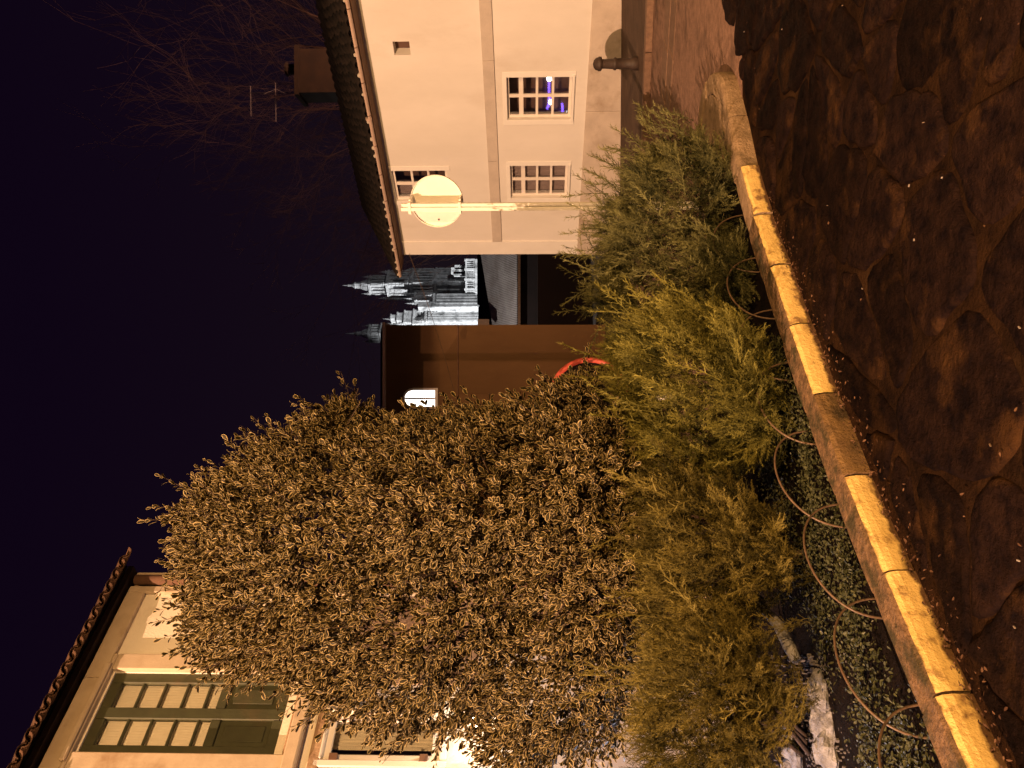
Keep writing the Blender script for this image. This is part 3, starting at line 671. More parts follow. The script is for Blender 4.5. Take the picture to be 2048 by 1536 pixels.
# ------------------------------------------------------------------ brown building
DB = 30.0
bw = thing('brown_building', (at(800, 1100, DB).x, DB, -1.2), 'tall plain brown building with one lit arched window beyond the shrub', 'building')
xr = at(886, 900, DB).x; xl = xr-9.5; zt_ = at(800, 772, DB).z
wx0, wx1 = at(721.5, 840, DB).x, at(757, 840, DB).x; wz0 = at(740, 872, DB).z; wz1 = at(740, 808, DB).z; wc = (wx0+wx1)/2; wr = (wx1-wx0)/2; wsp = wz1-wr
BF = Facade((0, DB, 0), (1, 0, 0), (0, -1, 0))
b = MB(); BF.wall(b, xl, xr, -2, zt_, [(wx0, wx1, wz0, wz1)], .25, 8)
for s in (-1, 1):     # the corners above the arch
    pts_ = [BF.P(wc+s*wr, wsp, -.001), BF.P(wc+s*wr, wz1, -.001)] + [BF.P(wc+s*wr*math.sin(R(a)), wsp+wr*math.cos(R(a)), -.001) for a in range(0, 91, 10)]
    b.add(pts_, [tuple(range(len(pts_)))])
b.build('wall', M['brown_wall'], bw)
for k in range(7):
    b = MB(); x = xr-.02-k*1.33; BF.box(b, x-1.31, x, -2, zt_-.25, .0, .008+.006*random.random()) if not (x-1.31 < wx1+.1 and x > wx0-.1) else BF.box(b, x-1.31, x, -2, wz0-.15, 0, .01); b.build('cladding_board', M['brown_wall'], bw)
b = MB(); BF.box(b, xl-.15, xr+.1, zt_, zt_+.10, -8.2, .22); b.build('eaves_board', M['gutter'], bw)
b = MB(); b.box8([(xl-.15, DB-.2, zt_+.102), (xr+.1, DB-.2, zt_+.102), (xr+.1, DB+8.2, zt_+.102), (xl-.15, DB+8.2, zt_+.102), (xl-.15, DB+.6, zt_+.34), (xr-.3, DB+.6, zt_+.34), (xr-.3, DB+7, zt_+.34), (xl-.15, DB+7, zt_+.34)]); b.build('roof', M['far_wall'], bw)
fb = MB()
BF.box(fb, wx0-.05, wx0+.03, wz0-.07, wsp, -.1, .03); BF.box(fb, wx1-.03, wx1+.06, wz0-.07, wsp, -.1, .03); BF.box(fb, wx0+.03, wx1-.03, wz0-.07, wz0+.04, -.1, .03)
BF.box(fb, wc-.035, wc+.035, wz0+.04, wz1-.03, -.1, -.02)
for k in range(9):
    a0, a1 = R(-90+20*k), R(-90+20*(k+1)); P_ = lambda r_, a, d: BF.P(wc+r_*math.sin(a), wsp+r_*math.cos(a), d)
    fb.box8([P_(wr-.03, a0, .03), P_(wr-.03, a1, .03), P_(wr-.03, a1, -.1), P_(wr-.03, a0, -.1), P_(wr+.05, a0, .03), P_(wr+.05, a1, .03), P_(wr+.05, a1, -.1), P_(wr+.05, a0, -.1)])
bwin = fb.build('window', M['white_frame'], bw)
for s in (-1, 1):
    a, c = (wx0+.03, wc-.035) if s < 0 else (wc+.035, wx1-.03)
    b = MB(); pts_ = []
    xs_ = np.linspace(a, c, 8)
    front = [(x, wz0+.04) for x in (a, c)]+[(x, wsp+math.sqrt(max(0, (wr-.03)**2-(x-wc)**2))) for x in xs_[::-1]]
    b.add([BF.P(x, z, -.08) for x, z in front]+[BF.P(x, z, -.09) for x, z in front], [tuple(range(len(front))), tuple(range(len(front), 2*len(front)))[::-1]]); b.build('pane', M['lit_window'], bwin)
b = MB(); b.tube([BF.P(xl, at(800, 915, DB).z, .05), BF.P((xl+xr)/2, at(800, 917, DB).z, .05), BF.P(xr, at(800, 916, DB).z, .05)], .022, 5); b.build('wall_cable', M['downpipe'], bw)
# cable strung from the white house corner
b = MB(); q0 = WH.P(.02, WH.sz(1033, 818)[1], .05); q1 = at(640, 935, 17); pts_ = []
for k in range(25):
    t = k/24; p = q0.lerp(q1, t); p.z -= .35*4*t*(1-t)*.3; pts_.append(p)
b.tube(pts_, .006, 5); tag(b.build('overhead_cable', M['cable'], None, True), 'thin overhead cable sagging from white house corner across to brown building', 'cable')

# ------------------------------------------------------------------ house with grey roof, further away
DR = 62.0
gr = thing('grey_roofed_house', (at(980, 1100, DR).x, DR, -1.5), 'dark house with pale grey roof below the cathedral', 'house')
gx0, gx1 = at(860, 1000, DR).x, at(1075, 1000, DR).x; gez = at(960, 1034, DR).z; grz = at(960, 968, DR+6).z
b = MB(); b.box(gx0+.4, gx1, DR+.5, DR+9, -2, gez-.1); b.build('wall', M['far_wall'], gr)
b = MB(); nn = 60; vs = []; L_ = gx1-gx0
for i in range(nn*2+1):
    x = gx0+L_*i/(nn*2); h = .05 if i % 2 else -.05
    zr = at(1000, 958, DR+6).z + (at(900, 981, DR+6).z-at(1000, 958, DR+6).z)*(1-i/(nn*2))*1.4 - .0
    vs += [(x, DR, gez+h), (x, DR+6, min(zr, grz+.9)+h*.5)]
b.add(vs, [(2*i, 2*i+2, 2*i+3, 2*i+1) for i in range(nn*2)]); b.build('roof', M['far_roof'], gr)
b = MB()
for i in range(0, nn, 1):
    x = gx0+L_*(i+.5)/nn; b.box(x-.055, x+.055, DR-.25, DR+.2, gez-.28, gez-.06)
b.build('rafter_ends', M['far_wall2'], gr)
b = MB(); q = at(888, 962, DR+3); b.box(q.x-.45, q.x+.38, q.y-.4, q.y+.4, q.z-.7, q.z+.25); b.build('chimney', M['far_wall2'], gr)
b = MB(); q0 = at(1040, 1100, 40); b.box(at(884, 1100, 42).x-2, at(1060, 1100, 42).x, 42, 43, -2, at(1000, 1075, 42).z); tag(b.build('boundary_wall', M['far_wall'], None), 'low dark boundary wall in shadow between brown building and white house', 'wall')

# ------------------------------------------------------------------ cathedral
DC = 220.0; kx = DC/F
def C(X, Y, dy=0): return at(X, Y, DC+dy)
ca = thing('cathedral', (C(950, 1000).x, DC, -1.25), 'floodlit baroque stone cathedral with bell towers seen far between the houses', 'cathedral')
A45 = R(43)
def rbox(mb, cx, cy, hw, z0, z1, ang=A45, hd=None, mi=0):
    hd = hd or hw; c, s = math.cos(ang), math.sin(ang)
    q = [(-hw, -hd), (hw, -hd), (hw, hd), (-hw, hd)]; q = [(cx+a*c-b_*s, cy+a*s+b_*c) for a, b_ in q]
    mb.box8([(x, y, z0) for x, y in q]+[(x, y, z1) for x, y in q], mi)
def pinnacle(par, x, y, z, h, r_):
    b = MB(); b.lathe([(r_, 0), (r_, h*.18), (r_*1.35, h*.2), (r_*1.35, h*.25), (r_*.75, h*.3), (r_*.8, h*.45), (r_*.4, h*.6), (r_*.5, h*.66), (r_*.16, h*.78), (.02, h)], (x, y, z), 6); b.build('pinnacle', M['cath'], par)
def stage(name, par, cx, cy, hw, z0, z1, pil=3, win=2, pinn=None, ang=A45, cor=.35):
    b = MB(); rbox(b, cx, cy, hw, z0, z1-.001, ang)
    rbox(b, cx, cy, hw+cor*.5, z1-1.0, z1-.55, ang); rbox(b, cx, cy, hw+cor, z1-.55, z1, ang); rbox(b, cx, cy, hw+cor*.4, z0, z0+.5, ang)
    c, s = math.cos(ang), math.sin(ang)
    for face in range(4):
        fa = ang+face*math.pi/2; nx, ny = math.sin(fa), -math.cos(fa); tx, ty = math.cos(fa), math.sin(fa)
        for k in range(pil+1):
            a = -hw+2*hw*k/pil; x, y = cx+nx*(hw+.14)+tx*a*.93, cy+ny*(hw+.14)+ty*a*.93; rbox(b, x, y, .28, z0+.5, z1-1.0, ang)
    o = b.build(name, M['cath'], par)
    for face in (0, 3, 1):
        fa = ang+face*math.pi/2; nx, ny = math.sin(fa), -math.cos(fa); tx, ty = math.cos(fa), math.sin(fa)
        for k in range(win):
            a = (-hw+2*hw*(k+.5)/win)*.93; hh = (z1-z0)
            b = MB(); P_ = lambda u_, z, d: (cx+nx*(hw+d)+tx*(a+u_), cy+ny*(hw+d)+ty*(a+u_), z)
            w_ = hw/win*.44; za_, zb__ = z0+hh*.24, z0+hh*.62
            pts_ = [(-w_, za_), (w_, za_)]+[(w_*math.cos(R(t)), zb__+w_*math.sin(R(t))) for t in range(0, 181, 30)]
            n_ = len(pts_); b.add([P_(u_, z, .02) for u_, z in pts_]+[P_(u_, z, -.1) for u_, z in pts_], [tuple(range(n_))]+[(i, n_+i, n_+(i+1) % n_, (i+1) % n_) for i in range(n_)]); b.build('belfry_opening', M['cath_dark'], o)
    if pinn:
        for sx_ in (-1, 1):
            for sy_ in (-1, 1):
                a, d = sx_*hw*.95, sy_*hw*.95; pinnacle(o, cx+a*c-d*s, cy+a*s+d*c, z1, *pinn)
    return o
zc_ = lambda Y: C(950, Y).z
tx_, ty_ = C(971, 800).x, DC+6
hw0 = 33*kx/math.sqrt(2)
stage('tower_base', ca, tx_, ty_, hw0, -1.25, zc_(866), 3, 2)
stage('tower_shaft', ca, tx_, ty_, hw0*.97, zc_(866), zc_(817), 5, 2, (2.8, .5))
stage('belfry', ca, tx_, ty_, hw0*.86, zc_(817), zc_(768), 3, 2, (2.9, .45))
stage('upper_belfry', ca, tx_, ty_, hw0*.55, zc_(768), zc_(730), 3, 1, (2.4, .32), cor=.3)
b = MB(); h = zc_(675)-zc_(730); r0 = hw0*.5
b.lathe([(r0, 0), (r0*1.05, h*.08), (r0*.95, h*.16), (r0*.75, h*.30), (r0*.6, h*.34), (r0*.58, h*.5), (r0*.66, h*.52), (r0*.36, h*.62), (r0*.24, h*.66), (r0*.22, h*.76), (r0*.26, h*.78), (r0*.1, h*.85), (.05, h)], (tx_, ty_, zc_(730)), 8); b.build('lantern_spire', M['cath'], ca)
# front body with windows
fx = C(930, 900).x
o = stage('transept_block', ca, fx, DC-1, 15*kx*.72, -1.25, zc_(868), 3, 2, (3.2, .4), ang=R(30))
o = stage('transept_turret', ca, C(940, 850).x, DC+1.5, 10*kx*.7, zc_(868), zc_(828), 3, 1, (3.0, .35), ang=R(40))
b = MB(); rbox(b, C(922, 900).x, DC-2.8, .9, -1.25, zc_(840), R(30)); b.build('buttress', M['cath'], ca)
# west facade (left), stepped gable
gx = C(899, 900).x
o = stage('facade_block', ca, gx, DC+1, 17*kx*.72, -1.25, zc_(850), 4, 1, (3, .45), ang=R(25))
b = MB(); gy = DC+1-17*kx*.72-.3
for (a0, a1, y0, y1) in ((-2.3, 2.3, 850, 826), (-1.9, 1.9, 826, 808), (-1.25, 1.25, 808, 794), (-.6, .6, 794, 781)):
    rbox(b, gx, DC+1, (a1-a0)/2, zc_(y0), zc_(y1), R(25), hd=1.4); rbox(b, gx, DC+1, (a1-a0)/2+.18, zc_(y1)-.3, zc_(y1)+.05, R(25), hd=1.6)
gb = b.build('stepped_gable', M['cath'], ca)
for (a, Y) in ((-2.2, 828), (2.2, 828), (-1.6, 808), (1.6, 808), (0, 782)): pinnacle(gb, gx+a*math.cos(R(25)), DC+1+a*math.sin(R(25)), zc_(Y), 2.6, .33)
b = MB(); fn = (math.sin(R(25)), -math.cos(R(25))); ft = (math.cos(R(25)), math.sin(R(25)))
for (z0, z1, w_) in ((zc_(888), zc_(873), .75), (zc_(924), zc_(903), .75)):
    x, y = gx+fn[0]*(17*kx*.72+.16), DC+1+fn[1]*(17*kx*.72+.16); rbox(b, x, y, w_, z0, z1, R(25), hd=.06)
b.build('tall_windows', mat('leaded_glass', (.16, .17, .18)), ca)
# second tower tip far left, above the brown building
t2 = C(875, 720).x; k2 = .75
stage('far_tower', ca, t2, DC+14, 2.0, 10, C(0, 762, 14).z, 3, 1)
o = stage('far_belfry', ca, t2, DC+14, 1.75, C(0, 762, 14).z, C(0, 738, 14).z, 3, 1, (2.0, .28))
b = MB(); h = C(0, 690, 14).z-C(0, 738, 14).z; b.lathe([(1.7, 0), (1.6, h*.1), (1.05, h*.28), (.75, h*.32), (.72, h*.46), (.85, h*.48), (.4, h*.6), (.25, h*.75), (.05, h)], (t2, DC+14, C(0, 738, 14).z), 8); b.build('far_spire', M['cath'], ca)
# low gallery to the right with open arcade
b = MB(); q0, q1 = C(1013, 940).x, C(948, 940).x
b.box(q1, q0, DC-4, DC+4, -1.25, zc_(952)); b.box(q1, q0, DC-3.6, DC-3.2, zc_(952), zc_(949)); b.box(q1, q0, DC-3.8, DC-3.0, zc_(936), zc_(933))
for k in range(16):
    x = q1+(q0-q1)*(k+.5)/16; b.box(x-.14, x+.14, DC-3.6, DC-3.2, zc_(949), zc_(936))
for X in (1008, 990, 970, 951): x = C(X, 0).x; b.box(x-.3, x+.3, DC-3.85, DC-3.0, -1.25, zc_(931))
b.build('gallery', M['cath'], ca)
for (X, Y0, Y1, r_) in ((990, 922, 903, .9), (997, 920, 910, .6), (984, 921, 908, .6)):
    b = MB(); x = C(X, 0).x; b.box(x-r_, x+r_, DC-1, DC+1, 2, zc_(Y1)); b.build('turret', M['cath'], ca)

def flood(loc, target, power, size, label, c=(.95, .975, 1.0)):
    t = thing('floodlight', (loc[0], loc[1], zg(loc[0], loc[1])-.16), label, 'floodlight', 'floodlights at the cathedral')
    L = bpy.data.lights.new('flood', 'SPOT'); L.energy = power; L.color = c; L.spot_size = R(size); L.spot_blend = .4; L.shadow_soft_size = .3
    o = bpy.data.objects.new('flood_beam', L); col.objects.link(o); d = Vector(target)-Vector(loc); qm = d.to_track_quat('-Z', 'Y').to_matrix().to_4x4(); qm.translation = loc
    o.parent = t; o.matrix_parent_inverse = Matrix.Translation(-wl(t)); o.matrix_basis = qm
    b = MB(); b.tube([(loc[0], loc[1], -1.4), (loc[0], loc[1], loc[2]-.35)], .08, 8); b.build('post', M['iron'], t)
    dn = d.normalized(); b = MB(); p = Vector(loc)-dn*.15; b.tube([p-dn*.35, p-dn*.1, p], [.12, .28, .32], 10); b.build('lamp_housing', M['iron'], t)
flood((C(950, 0).x-46, DC-36, 5), (tx_-2, DC, 22), 3.5e5, 55, 'floodlight on a post left of the cathedral, hidden by the brown building')
flood((C(950, 0).x+30, DC-52, 4), (tx_+3, DC, 20), 2.2e4, 60, 'weaker floodlight on a post right of the cathedral, hidden by the white house')

# dark rooftops in front of the cathedral foot
for (X0, X1, Y0, d, lab) in ((884, 935, 953, 118, 'dark rooftop before the left foot of the cathedral'), (925, 1060, 951, 124, 'long dark rooftop before the right foot of the cathedral')):
    x0, x1, zt2 = at(X0, Y0, d).x, at(X1, Y0, d).x, at(X0, Y0, d).z; t = thing('distant_house', ((x0+x1)/2, d, -1.4), lab, 'house', 'dark houses before the cathedral')
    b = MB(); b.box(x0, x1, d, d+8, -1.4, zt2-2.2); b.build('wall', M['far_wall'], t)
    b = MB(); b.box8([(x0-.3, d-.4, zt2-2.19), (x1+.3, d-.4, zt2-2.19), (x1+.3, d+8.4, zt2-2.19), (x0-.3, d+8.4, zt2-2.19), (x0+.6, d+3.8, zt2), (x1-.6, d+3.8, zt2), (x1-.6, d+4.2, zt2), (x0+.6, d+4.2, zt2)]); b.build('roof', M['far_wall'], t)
# ------------------------------------------------------------------ street lamps (unseen, some added for their light), garden lamp, wall lamp, bar front
def street_lamp(pos, power, color, label, aim, r_=.02, hood=True, rim=-.014):
    t = thing('street_lamp', (pos.x-aim[0]*1.2, pos.y-aim[1]*1.2, -.02), label, 'street lamp', 'street lamps')
    bx, by = pos.x-aim[0]*1.2, pos.y-aim[1]*1.2
    b = MB(); b.tube([(bx, by, -.1), (bx, by, .8), (bx, by, pos.z+.3), (bx+aim[0]*.3, by+aim[1]*.3, pos.z+.62), (bx+aim[0]*1.2, by+aim[1]*1.2, pos.z+.66)], [.09, .07, .05, .04, .035], 10); b.build('pole', M['iron'], t, True)
    b = MB(); n = 24; vs = []
    if not hood:
        b.lathe([(.02, .40), (.05, .45), (.20, .47), (.16, .55), (.03, .62)], pos, 12); b.build('lantern_cap', M['iron'], t, True); b = MB()
    for (rr, h) in () if not hood else ((.55, rim), (.55, .06), (.30, .30), (.08, .62), (.06, .60), (.28, .28), (.535, .05), (.535, rim+.002)):
        for k in range(n): a = 2*math.pi*k/n; vs.append((pos.x+rr*math.cos(a), pos.y+rr*math.sin(a), pos.z+h))
    if hood: b.add(vs, [(q*n+k, q*n+(k+1) % n, (q+1)*n+(k+1) % n, (q+1)*n+k) for q in range(7) for k in range(n)]); b.build('hood', M['iron'], t, True)
    L = bpy.data.lights.new('bulb', 'POINT'); L.energy = power; L.color = color; L.shadow_soft_size = r_
    o = bpy.data.objects.new('bulb', L); col.objects.link(o); o.parent = t; o.matrix_parent_inverse = Matrix.Translation(-wl(t)); o.location = pos
street_lamp(LAMP_A, 28800, (1.0, .565, .32), 'tall street lamp far behind the viewer on the left', (.6, .8), rim=-.077)  # unseen hood rim lowered to keep this light off roofs and brown wall
street_lamp(LAMP_B, 9900, (1.0, .545, .205), 'street lamp close behind the viewer on the right', (-.5, .86))
street_lamp(V(-1.0, 53, 9.0), 5200, (1.0, .88, .78), 'added unseen lamp behind the brown building to light the grey roof', (.5, .2))  # extra lamp, added only so the grey roof is lit
street_lamp(V(6.3, 24, 5.6), 1150, (1.0, .58, .27), 'added unseen lamp behind the white house to light the brown wall', (-.9, .3))  # invented lamp that brightens the brown wall
street_lamp(V(13.5, 17.5, 5.2), 3000, (1.0, .52, .33), 'added unseen lamp beyond the white house to light trees and chimney', (-.3, .9), hood=False)  # added lamp, put there to light the bare trees and chimney
# wall lamp on the old house, hidden by the shrub
wp = LH.P(lsz(66, 955)[0], lsz(66, 955)[1], .22)
t = thing('wall_lamp', LH.P(lsz(66, 955)[0], lsz(66, 955)[1], .0), 'small lit globe lamp on the old house wall below white window', 'wall lamp')
b = MB(); b.tube([LH.P(lsz(66, 955)[0], wp.z, .0), LH.P(lsz(66, 955)[0], wp.z+.1, .1), LH.P(lsz(66, 955)[0], wp.z+.09, .22)], .012, 6); b.build('arm', M['iron'], t)
b = MB(); b.lathe([(.001, -.055), (.04, -.045), (.06, 0), (.04, .045), (.02, .06)], wp, 12); b.build('globe', emit('lamp_globe', (1, .82, .62), 25), t, True)
L = bpy.data.lights.new('bulb', 'POINT'); L.energy = 26; L.color = (1, .74, .48); L.shadow_soft_size = .06; o = bpy.data.objects.new('bulb', L); col.objects.link(o); o.parent = t; o.matrix_parent_inverse = Matrix.Translation(-wl(t)); o.location = wp+LH.n*.09
# cool garden lamp between shrub and old house
gp = V(-2.55, 4.75, .75)
t = thing('garden_lamp', (gp.x, gp.y, .05), 'cool white garden lamp behind the junipers', 'garden lamp')
b = MB(); b.tube([(gp.x, gp.y, .0), (gp.x, gp.y, gp.z-.06)], .03, 10); b.build('post', M['iron'], t)
b = MB(); b.lathe([(.04, -.06), (.05, 0), (.045, .07)], gp, 12); b.build('lens', emit('cool_lens', (.75, .80, 1), 30), t, True)
b = MB(); b.lathe([(.075, .075), (.07, .09), (.02, .11)], gp, 12); b.build('lid', M['iron'], t, True)
L = bpy.data.lights.new('bulb', 'POINT'); L.energy = 22; L.color = (.66, .70, 1); L.shadow_soft_size = .07; o = bpy.data.objects.new('bulb', L); col.objects.link(o); o.parent = t; o.matrix_parent_inverse = Matrix.Translation(-wl(t)); o.location = gp+V(.09, -.06, 0)
gp = V(-2.75, 3.3, .62)  # second cool lamp, unseen, added to throw more blue on the stones
t = thing('garden_lamp', (gp.x, gp.y, .05), 'added cool lamp out of view casting blue light on pale stones', 'garden lamp')
b = MB(); b.tube([(gp.x, gp.y, .0), (gp.x, gp.y, gp.z-.06)], .03, 10); b.build('post', M['iron'], t)
b = MB(); b.lathe([(.04, -.06), (.05, 0), (.045, .07)], gp, 12); b.build('lens', emit('cool_lens2', (.75, .80, 1), 30), t, True)
b = MB(); b.lathe([(.075, .075), (.07, .09), (.02, .11)], gp, 12); b.build('lid', M['iron'], t, True)
L = bpy.data.lights.new('bulb', 'POINT'); L.energy = 20; L.color = (.62, .66, 1); L.shadow_soft_size = .05; o = bpy.data.objects.new('bulb', L); col.objects.link(o); o.parent = t; o.matrix_parent_inverse = Matrix.Translation(-wl(t)); o.location = gp+V(.09, .02, 0)
# bar front across the lane, seen only as a reflection in the white house window
bf = thing('bar_front', (-6.6, 15, -1.2), 'bar front with purple neon strips across the lane', 'bar')
b = MB(); b.box(-9, -6.5, 11.8, 19, -1.4, 4.2); b.build('wall', M['room'], bf)
def MR(X, Y, x=-6.3):    # mirror the picture point in the facade plane onto the bar front
    u_, z = WH.sz(X, Y, -.13); p = WH.P(u_, z, -.13); d = p-V(0, 0, EYE); d = d-2*d.dot(WH.n)*WH.n; return p+d*((x-p.x)/d.x)
for (X0, X1, Y0, Y1) in ((1332, 1378, 1098, 1098), (1306, 1330, 1126, 1124), (1318, 1340, 1094, 1102)):
    b = MB(); b.tube([MR(X0, Y0), MR(X1, Y1)], .04, 6); b.build('neon_tube', M['purple'], bf)
for (X, Y, r_) in ((1379, 1099, .10), (1332, 1101, .08), (1310, 1134, .05)):
    p = MR(X, Y, -6.2); b = MB(); b.lathe([(.01, -r_), (r_*.8, -r_*.6), (r_, 0), (r_*.8, r_*.6), (.01, r_)], p, 10); b.build('globe_light', M['white_glow'], bf, True)

# ------------------------------------------------------------------ foliage engine
def merged(name, V_, F_, attrs, mt, parent, smooth=True):
    """V_: (N,v,3) F_: list of index tuples of one element (tris/quads); attrs: dict name -> (N,v)"""
    N, nv, _ = V_.shape
    me = bpy.data.meshes.new(name); me.vertices.add(N*nv); me.vertices.foreach_set('co', V_.reshape(-1).astype(np.float32))
    loops = np.concatenate([np.array(f) for f in F_]); cnt = np.array([len(f) for f in F_])
    L_ = (loops[None, :]+(np.arange(N)*nv)[:, None]).reshape(-1); tot = np.tile(cnt, N); st = np.concatenate([[0], np.cumsum(tot)[:-1]])
    me.loops.add(len(L_)); me.loops.foreach_set('vertex_index', L_.astype(np.int32)); me.polygons.add(len(tot)); me.polygons.foreach_set('loop_start', st.astype(np.int32)); me.polygons.foreach_set('loop_total', tot.astype(np.int32))
    if smooth: me.polygons.foreach_set('use_smooth', np.ones(len(tot), bool))
    me.update(calc_edges=True)
    for k, a in attrs.items():
        at_ = me.attributes.new(k, 'FLOAT', 'POINT'); at_.data.foreach_set('value', a.reshape(-1).astype(np.float32))
    return put(name, me, mt, parent)
def nrmz(a): return a/np.maximum(np.linalg.norm(a, axis=-1, keepdims=True), 1e-9)
LEAF = np.array([(0, 0, 0), (-.26, .24, .05), (0, .25, 0), (.26, .24, .05), (-.46, .58, .07), (0, .6, 0), (.46, .58, .07), (-.33, .87, .03), (0, .87, -.02), (.33, .87, .03), (0, 1, -.04)], float)
LEAF_F = [(0, 2, 1), (0, 3, 2), (1, 2, 5, 4), (2, 3, 6, 5), (4, 5, 8, 7), (5, 6, 9, 8), (7, 8, 10), (8, 9, 10)]
LEAF_E = np.array([.9, 1, 0, 1, 1, 0, 1, 1, .25, 1, 1], float)
def frames(d, upv):          # y axis along d, z roughly along upv
    y = nrmz(d); x = nrmz(np.cross(y, upv)); z = np.cross(x, y); return np.stack([x, y, z], axis=1)     # rows are axes
def leaf_verts(P, D, U, length, width):
    A = frames(D, U); base = LEAF[None]*np.stack([width, length, length], 1)[:, None, :]
    return P[:, None, :]+np.einsum('nvk,nkj->nvj', base, A)
def blob_points(blobs, n, face=-.35, jitter=.06):
    """random points on the outer surface of a union of ellipsoids, with their outward normals"""
    C_ = np.array([b[0] for b in blobs]); Rr = np.array([b[1] for b in blobs]); area = Rr.prod(1)**(2/3); pr = area/area.sum()
    outP = []; outN = []
    tot = 0
    while tot < n:
        k = rng.choice(len(blobs), 4*n, p=pr); d = nrmz(rng.normal(size=(4*n, 3))); p = C_[k]+d*Rr[k]*(1+rng.normal(size=(4*n, 1))*jitter); nn = nrmz(d/Rr[k])
        inside = np.zeros(len(p), bool)
        for j in range(len(blobs)):
            q = (((p-C_[j])/Rr[j])**2).sum(1) < .88; inside |= q & (k != j)
        toc = nrmz(np.array([0, 0, EYE])-p); ok = ~inside & ((nn*toc).sum(1) > face) & (p[:, 2] > .12)
        outP.append(p[ok]); outN.append(nn[ok]); tot += ok.sum()
    return np.concatenate(outP)[:n], np.concatenate(outN)[:n]
def px_blob(X, Y, d, rx, ry, rd): c = at(X, Y, d); k = d/F; return (np.array(c), np.array([rx*k, rd, ry*k]))

# ---- variegated shrub
SH = [px_blob(455, 680, 5.1, 225, 245, .85), px_blob(535, 910, 4.95, 168, 260, .85), px_blob(330, 850, 5.05, 215, 290, .85), px_blob(600, 1110, 4.85, 130, 160, .65), px_blob(230, 1110, 4.9, 180, 160, .65),
      px_blob(420, 1150, 4.85, 240, 150, .75), px_blob(330, 530, 5.3, 115, 140, .6), px_blob(480, 510, 5.2, 110, 130, .6), px_blob(570, 800, 5.1, 80, 120, .55), px_blob(690, 690, 5.1, 40, 45, .3), px_blob(110, 1030, 4.85, 90, 90, .4), px_blob(655, 1010, 4.9, 60, 85, .4),
      px_blob(255, 700, 5.2, 75, 120, .5), px_blob(735, 1155, 5.0, 45, 55, .3)]
sbase = V(-1.05, 5.1, .1)
sh = thing('variegated_shrub', sbase, 'large rounded evergreen shrub with cream edged leaves in front of old house', 'shrub')
def shoots(P, N, lmin, lmax, per):
    n = len(P); Lh = rng.uniform(lmin, lmax, n); D = nrmz(N*1.0+np.array([0, 0, .55])+rng.normal(size=(n, 3))*.38)
    t = (np.arange(per)+.5)/per
    ref = nrmz(np.cross(D, rng.normal(size=(n, 3)))); ref2 = np.cross(D, ref)
    pos = []; dr = []; upv = []; sz = []
    for i in range(per):
        ti = .15+.85*t[i]; ang = i*math.radians(137.5)+rng.uniform(0, .5, n); side = ref*np.cos(ang)[:, None]+ref2*np.sin(ang)[:, None]
        opening = 1.15-.75*ti+rng.normal(size=n)*.18
        pos.append(P-D*(.10+0*Lh)[:, None]+D*(Lh*ti)[:, None]+side*.004); dr.append(nrmz(D*np.cos(opening)[:, None]+side*np.sin(opening)[:, None]+np.array([0, 0, .05]))); upv.append(D); sz.append(rng.uniform(.6, 1.25, n)*(1-.25*(ti > .93)))
    return np.concatenate(pos), np.concatenate(dr), np.concatenate(upv), np.concatenate(sz), D, Lh
P, N = blob_points(SH, 4300, -.3, .08)
p1, d1, u1, s1, D1, L1 = shoots(P, N, .10, .20, 9)
Pi, Ni = blob_points([(c, r_*.86) for c, r_ in SH], 2600, -.1, .05); Pj, Nj = blob_points([(c, r_*.62) for c, r_ in SH], 2300, -.1, .12); Pi = np.concatenate([Pi, Pj]); Ni = np.concatenate([Ni, Nj])
p2, d2, u2, s2, D2, L2 = shoots(Pi, Ni, .08, .16, 7)
# long shoots that break the outline
Pe, Ne = blob_points(SH, 330, -.2, .03); okk = (Ne[:, 2] > .1) | (np.abs(Ne[:, 0]) > .6); Pe, Ne = Pe[okk], Ne[okk]
p3, d3, u3, s3, D3, L3 = shoots(Pe+Ne*.05, Ne, .18, .32, 13)
tips = [(516, 302), (432, 316), (384, 330), (322, 308), (292, 335), (262, 311), (228, 345), (192, 368), (206, 400), (168, 425), (140, 475), (120, 525), (96, 565), (150, 560), (78, 625), (100, 660), (62, 700)]
Tp = np.array([at(X, Y, 5.0) for X, Y in tips]); Tc = np.array(at(400, 800, 5.1)); Td = nrmz(Tc-Tp+rng.normal(size=Tp.shape)*.25); Pt_ = Tp+Td*.38
p4, d4, u4, s4, D4, L4 = shoots(Pt_, -Td*6, .44, .50, 17)
Pe = np.concatenate([Pe, Pt_]); Ne = np.concatenate([Ne, Td*0]); D3 = np.concatenate([D3, D4]); L3 = np.concatenate([L3, L4])
LP = np.concatenate([p1, p2, p3, p4]); LD = np.concatenate([d1, d2, d3, d4]); LU = np.concatenate([u1, u2, u3, u4]); LS = np.concatenate([s1, s2, s3, s4])
ln = .045*LS; VT = leaf_verts(LP, LD, LU, ln, ln*.56)
mid = VT.mean(1); dist = np.linalg.norm(mid-np.array([0, 0, EYE]), axis=1); order = np.argsort(dist); near = order[:300]; rest = order[300:]
rn = np.clip(rng.beta(1.3, 2.2, len(LP)), 0, 1)
tag(merged('foliage', VT[rest], LEAF_F, {'edge': np.tile(LEAF_E, (len(rest), 1)), 'rnd': np.repeat(rn[rest][:, None], 11, 1)}, M['euonymus'], sh), kind='stuff')
me = bpy.data.meshes.new('leaf'); me.from_pydata([tuple(v*np.array([.56, 1, 1])) for v in LEAF], [], LEAF_F); me.polygons.foreach_set('use_smooth', [True]*len(LEAF_F))
a_ = me.attributes.new('edge', 'FLOAT', 'POINT'); a_.data.foreach_set('value', LEAF_E); a_ = me.attributes.new('rnd', 'FLOAT', 'POINT'); a_.data.foreach_set('value', [.4]*11); me.materials.append(M['euonymus'])
AX = frames(LD[near], LU[near])
